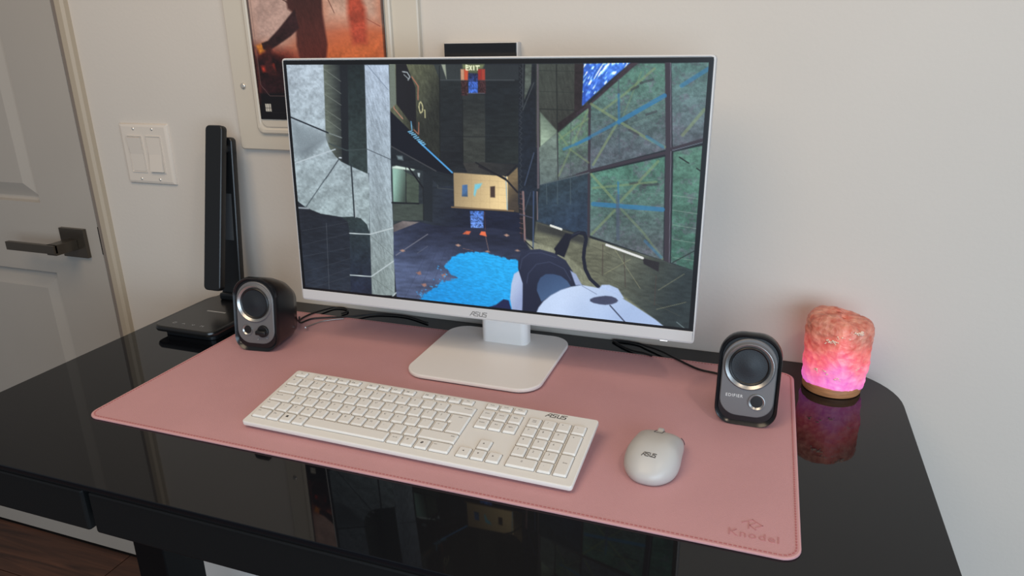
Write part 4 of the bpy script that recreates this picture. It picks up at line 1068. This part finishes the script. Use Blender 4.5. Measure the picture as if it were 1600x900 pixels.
# ================================================================== SALT LAMP
sl = thing('salt_lamp', 'glowing pink rock salt lamp on a round wooden base', 'salt lamp', (0.3735, -0.0745, H))
bm = new_bm(); lathe(bm, [(.0355, 0), (.0380, .0012), (.0388, .006), (.0378, .0122), (.0345, .0135)], 56, None, True, True); obj('wooden_base', bm, M['wood'], sl, smooth=40)
bm = new_bm(); L = []; N = 96; K = 64
for k in range(K + 1):
    t = k / K; ring = []
    for i in range(N):
        a = 2 * PI * i / N; ca, sa = math.cos(a), math.sin(a)
        R = 0.0390 + 0.0022 * math.cos(a * 2 + .6) + 0.0012 * math.cos(a * 5 + 1)
        htop = 0.1130 + 0.003 * math.cos(a - 2.6)
        if t < .84:
            u = t / .84; z = 0.0115 + (htop - 0.0135 - .0115) * u; r = R * (0.975 + .045 * math.sin(PI * u * .8) + .02 * u)
            if u < .04: r *= .965 + u * .9
            z -= (1 - u) ** 6 * 0.0030 * (0.5 + .5 * math.cos(a + 1.2))
        else:
            u = min(1, (t - .84) / .16); r = R * .998 * max(0, math.cos(u * PI / 2)) ** .55; z = htop - .0135 + (0.0115 + .002 * math.cos(a * 3)) * (1 - (1 - u) ** 1.7) * (1.0 + .15 * math.cos(a + 2.0) * (1 - u))
        p = Vector((r * ca, r * sa, z))
        n = mnoise.fractal(p * 60, 1.0, 2.0, 4) * 0.0016 + mnoise.noise(p * 28) * 0.0012 + abs(mnoise.noise(p * 95)) * 0.0012
        if t > .84: q = p + Vector((0, 0, n * 1.2)) if k < K else p
        else: q = p + Vector((ca, sa, 0)) * n
        ring.append(q)
    L.append(ring)
loft(bm, L)
bmesh.ops.remove_doubles(bm, verts=bm.verts[:], dist=0.0001)
sm = bpy.data.materials.new('glowing_rock_salt'); sm.use_nodes = True; nt = sm.node_tree; b = nt.nodes['Principled BSDF']
tc = nt.nodes.new('ShaderNodeTexCoord'); sp = nt.nodes.new('ShaderNodeSeparateXYZ'); nt.links.new(tc.outputs['Object'], sp.inputs[0])
n1 = nt.nodes.new('ShaderNodeTexNoise'); n1.inputs['Scale'].default_value = 55; n1.inputs['Detail'].default_value = 6; nt.links.new(tc.outputs['Object'], n1.inputs['Vector'])
def math_n(op, a, b_, clamp=False):
    n = nt.nodes.new('ShaderNodeMath'); n.operation = op; n.use_clamp = clamp
    for i, v in enumerate((a, b_)):
        if isinstance(v, (int, float)): n.inputs[i].default_value = v
        else: nt.links.new(v, n.inputs[i])
    return n.outputs[0]
hgt = math_n('MULTIPLY', math_n('SUBTRACT', sp.outputs['Z'], 0.010), 9.6)
nz = math_n('MULTIPLY', math_n('SUBTRACT', n1.outputs['Fac'], 0.5), 0.34)
px_ = math_n('MULTIPLY', math_n('SUBTRACT', sp.outputs['X'], 0.004), 70.0)
plume = math_n('MULTIPLY', math_n('DIVIDE', 1.0, math_n('ADD', 1.0, math_n('MULTIPLY', px_, px_))), 0.26)
hx = math_n('SUBTRACT', math_n('ADD', math_n('ADD', hgt, nz), 0.10), plume, True)
cr = nt.nodes.new('ShaderNodeValToRGB'); nt.links.new(hx, cr.inputs['Fac']); e = cr.color_ramp.elements
e[0].position = 0.0; e[0].color = lin((250, 120, 245)); e[1].position = 1.0; e[1].color = lin((24, 8, 6))
for p, c in ((.16, (246, 116, 222)), (.32, (250, 96, 160)), (.46, (236, 66, 110)), (.60, (190, 52, 66)), (.78, (110, 36, 30))):
    q = e.new(p); q.color = lin(c)
nt.links.new(cr.outputs[0], b.inputs['Emission Color']); b.inputs['Emission Strength'].default_value = 0.66
n2 = nt.nodes.new('ShaderNodeTexNoise'); n2.inputs['Scale'].default_value = 90; n2.inputs['Detail'].default_value = 4; nt.links.new(tc.outputs['Object'], n2.inputs['Vector'])
c2 = nt.nodes.new('ShaderNodeValToRGB'); nt.links.new(n2.outputs['Fac'], c2.inputs['Fac']); c2.color_ramp.elements[0].position = .35; c2.color_ramp.elements[1].position = .75
c2.color_ramp.elements[0].color = lin((186, 96, 78)); c2.color_ramp.elements[1].color = lin((222, 160, 136)); nt.links.new(c2.outputs[0], b.inputs['Base Color'])
b.inputs['Roughness'].default_value = .42
bp = nt.nodes.new('ShaderNodeBump'); bp.inputs['Distance'].default_value = .003; bp.inputs['Strength'].default_value = .8
vo = nt.nodes.new('ShaderNodeTexVoronoi'); vo.inputs['Scale'].default_value = 120; nt.links.new(tc.outputs['Object'], vo.inputs['Vector'])
nt.links.new(math_n('ADD', math_n('MULTIPLY', vo.outputs['Distance'], .8), n2.outputs['Fac']), bp.inputs['Height']); nt.links.new(bp.outputs['Normal'], b.inputs['Normal'])
obj('salt_crystal', bm, sm, sl, smooth=True)
rnd = random.Random(7); bm = new_bm()
for gx, gz, cnt in ((-.010, .083, 26), (.020, .097, 30), (.004, .090, 12), (-.020, .038, 10), (.028, .045, 10), (.002, .030, 8)):
    for k in range(cnt):
        x = gx + rnd.gauss(0, .0045); z = gz + rnd.gauss(0, .0016); r = .0385 + rnd.uniform(0, .0012)
        if abs(x) > .034: continue
        s = rnd.uniform(.0005, .0013); a = -math.acos(max(-1, min(1, x / r)))
        q = bmesh.ops.create_icosphere(bm, subdivisions=1, radius=s)
        for v in q['verts']: v.co = Vector((v.co.x * 1.6, v.co.y, v.co.z)) + Vector((r * math.cos(a), r * math.sin(a), z))
fk = obj('salt_flecks', bm, mat('pale_salt', (236, 200, 176), 0.4), sl, smooth=True); fk['kind'] = 'stuff'
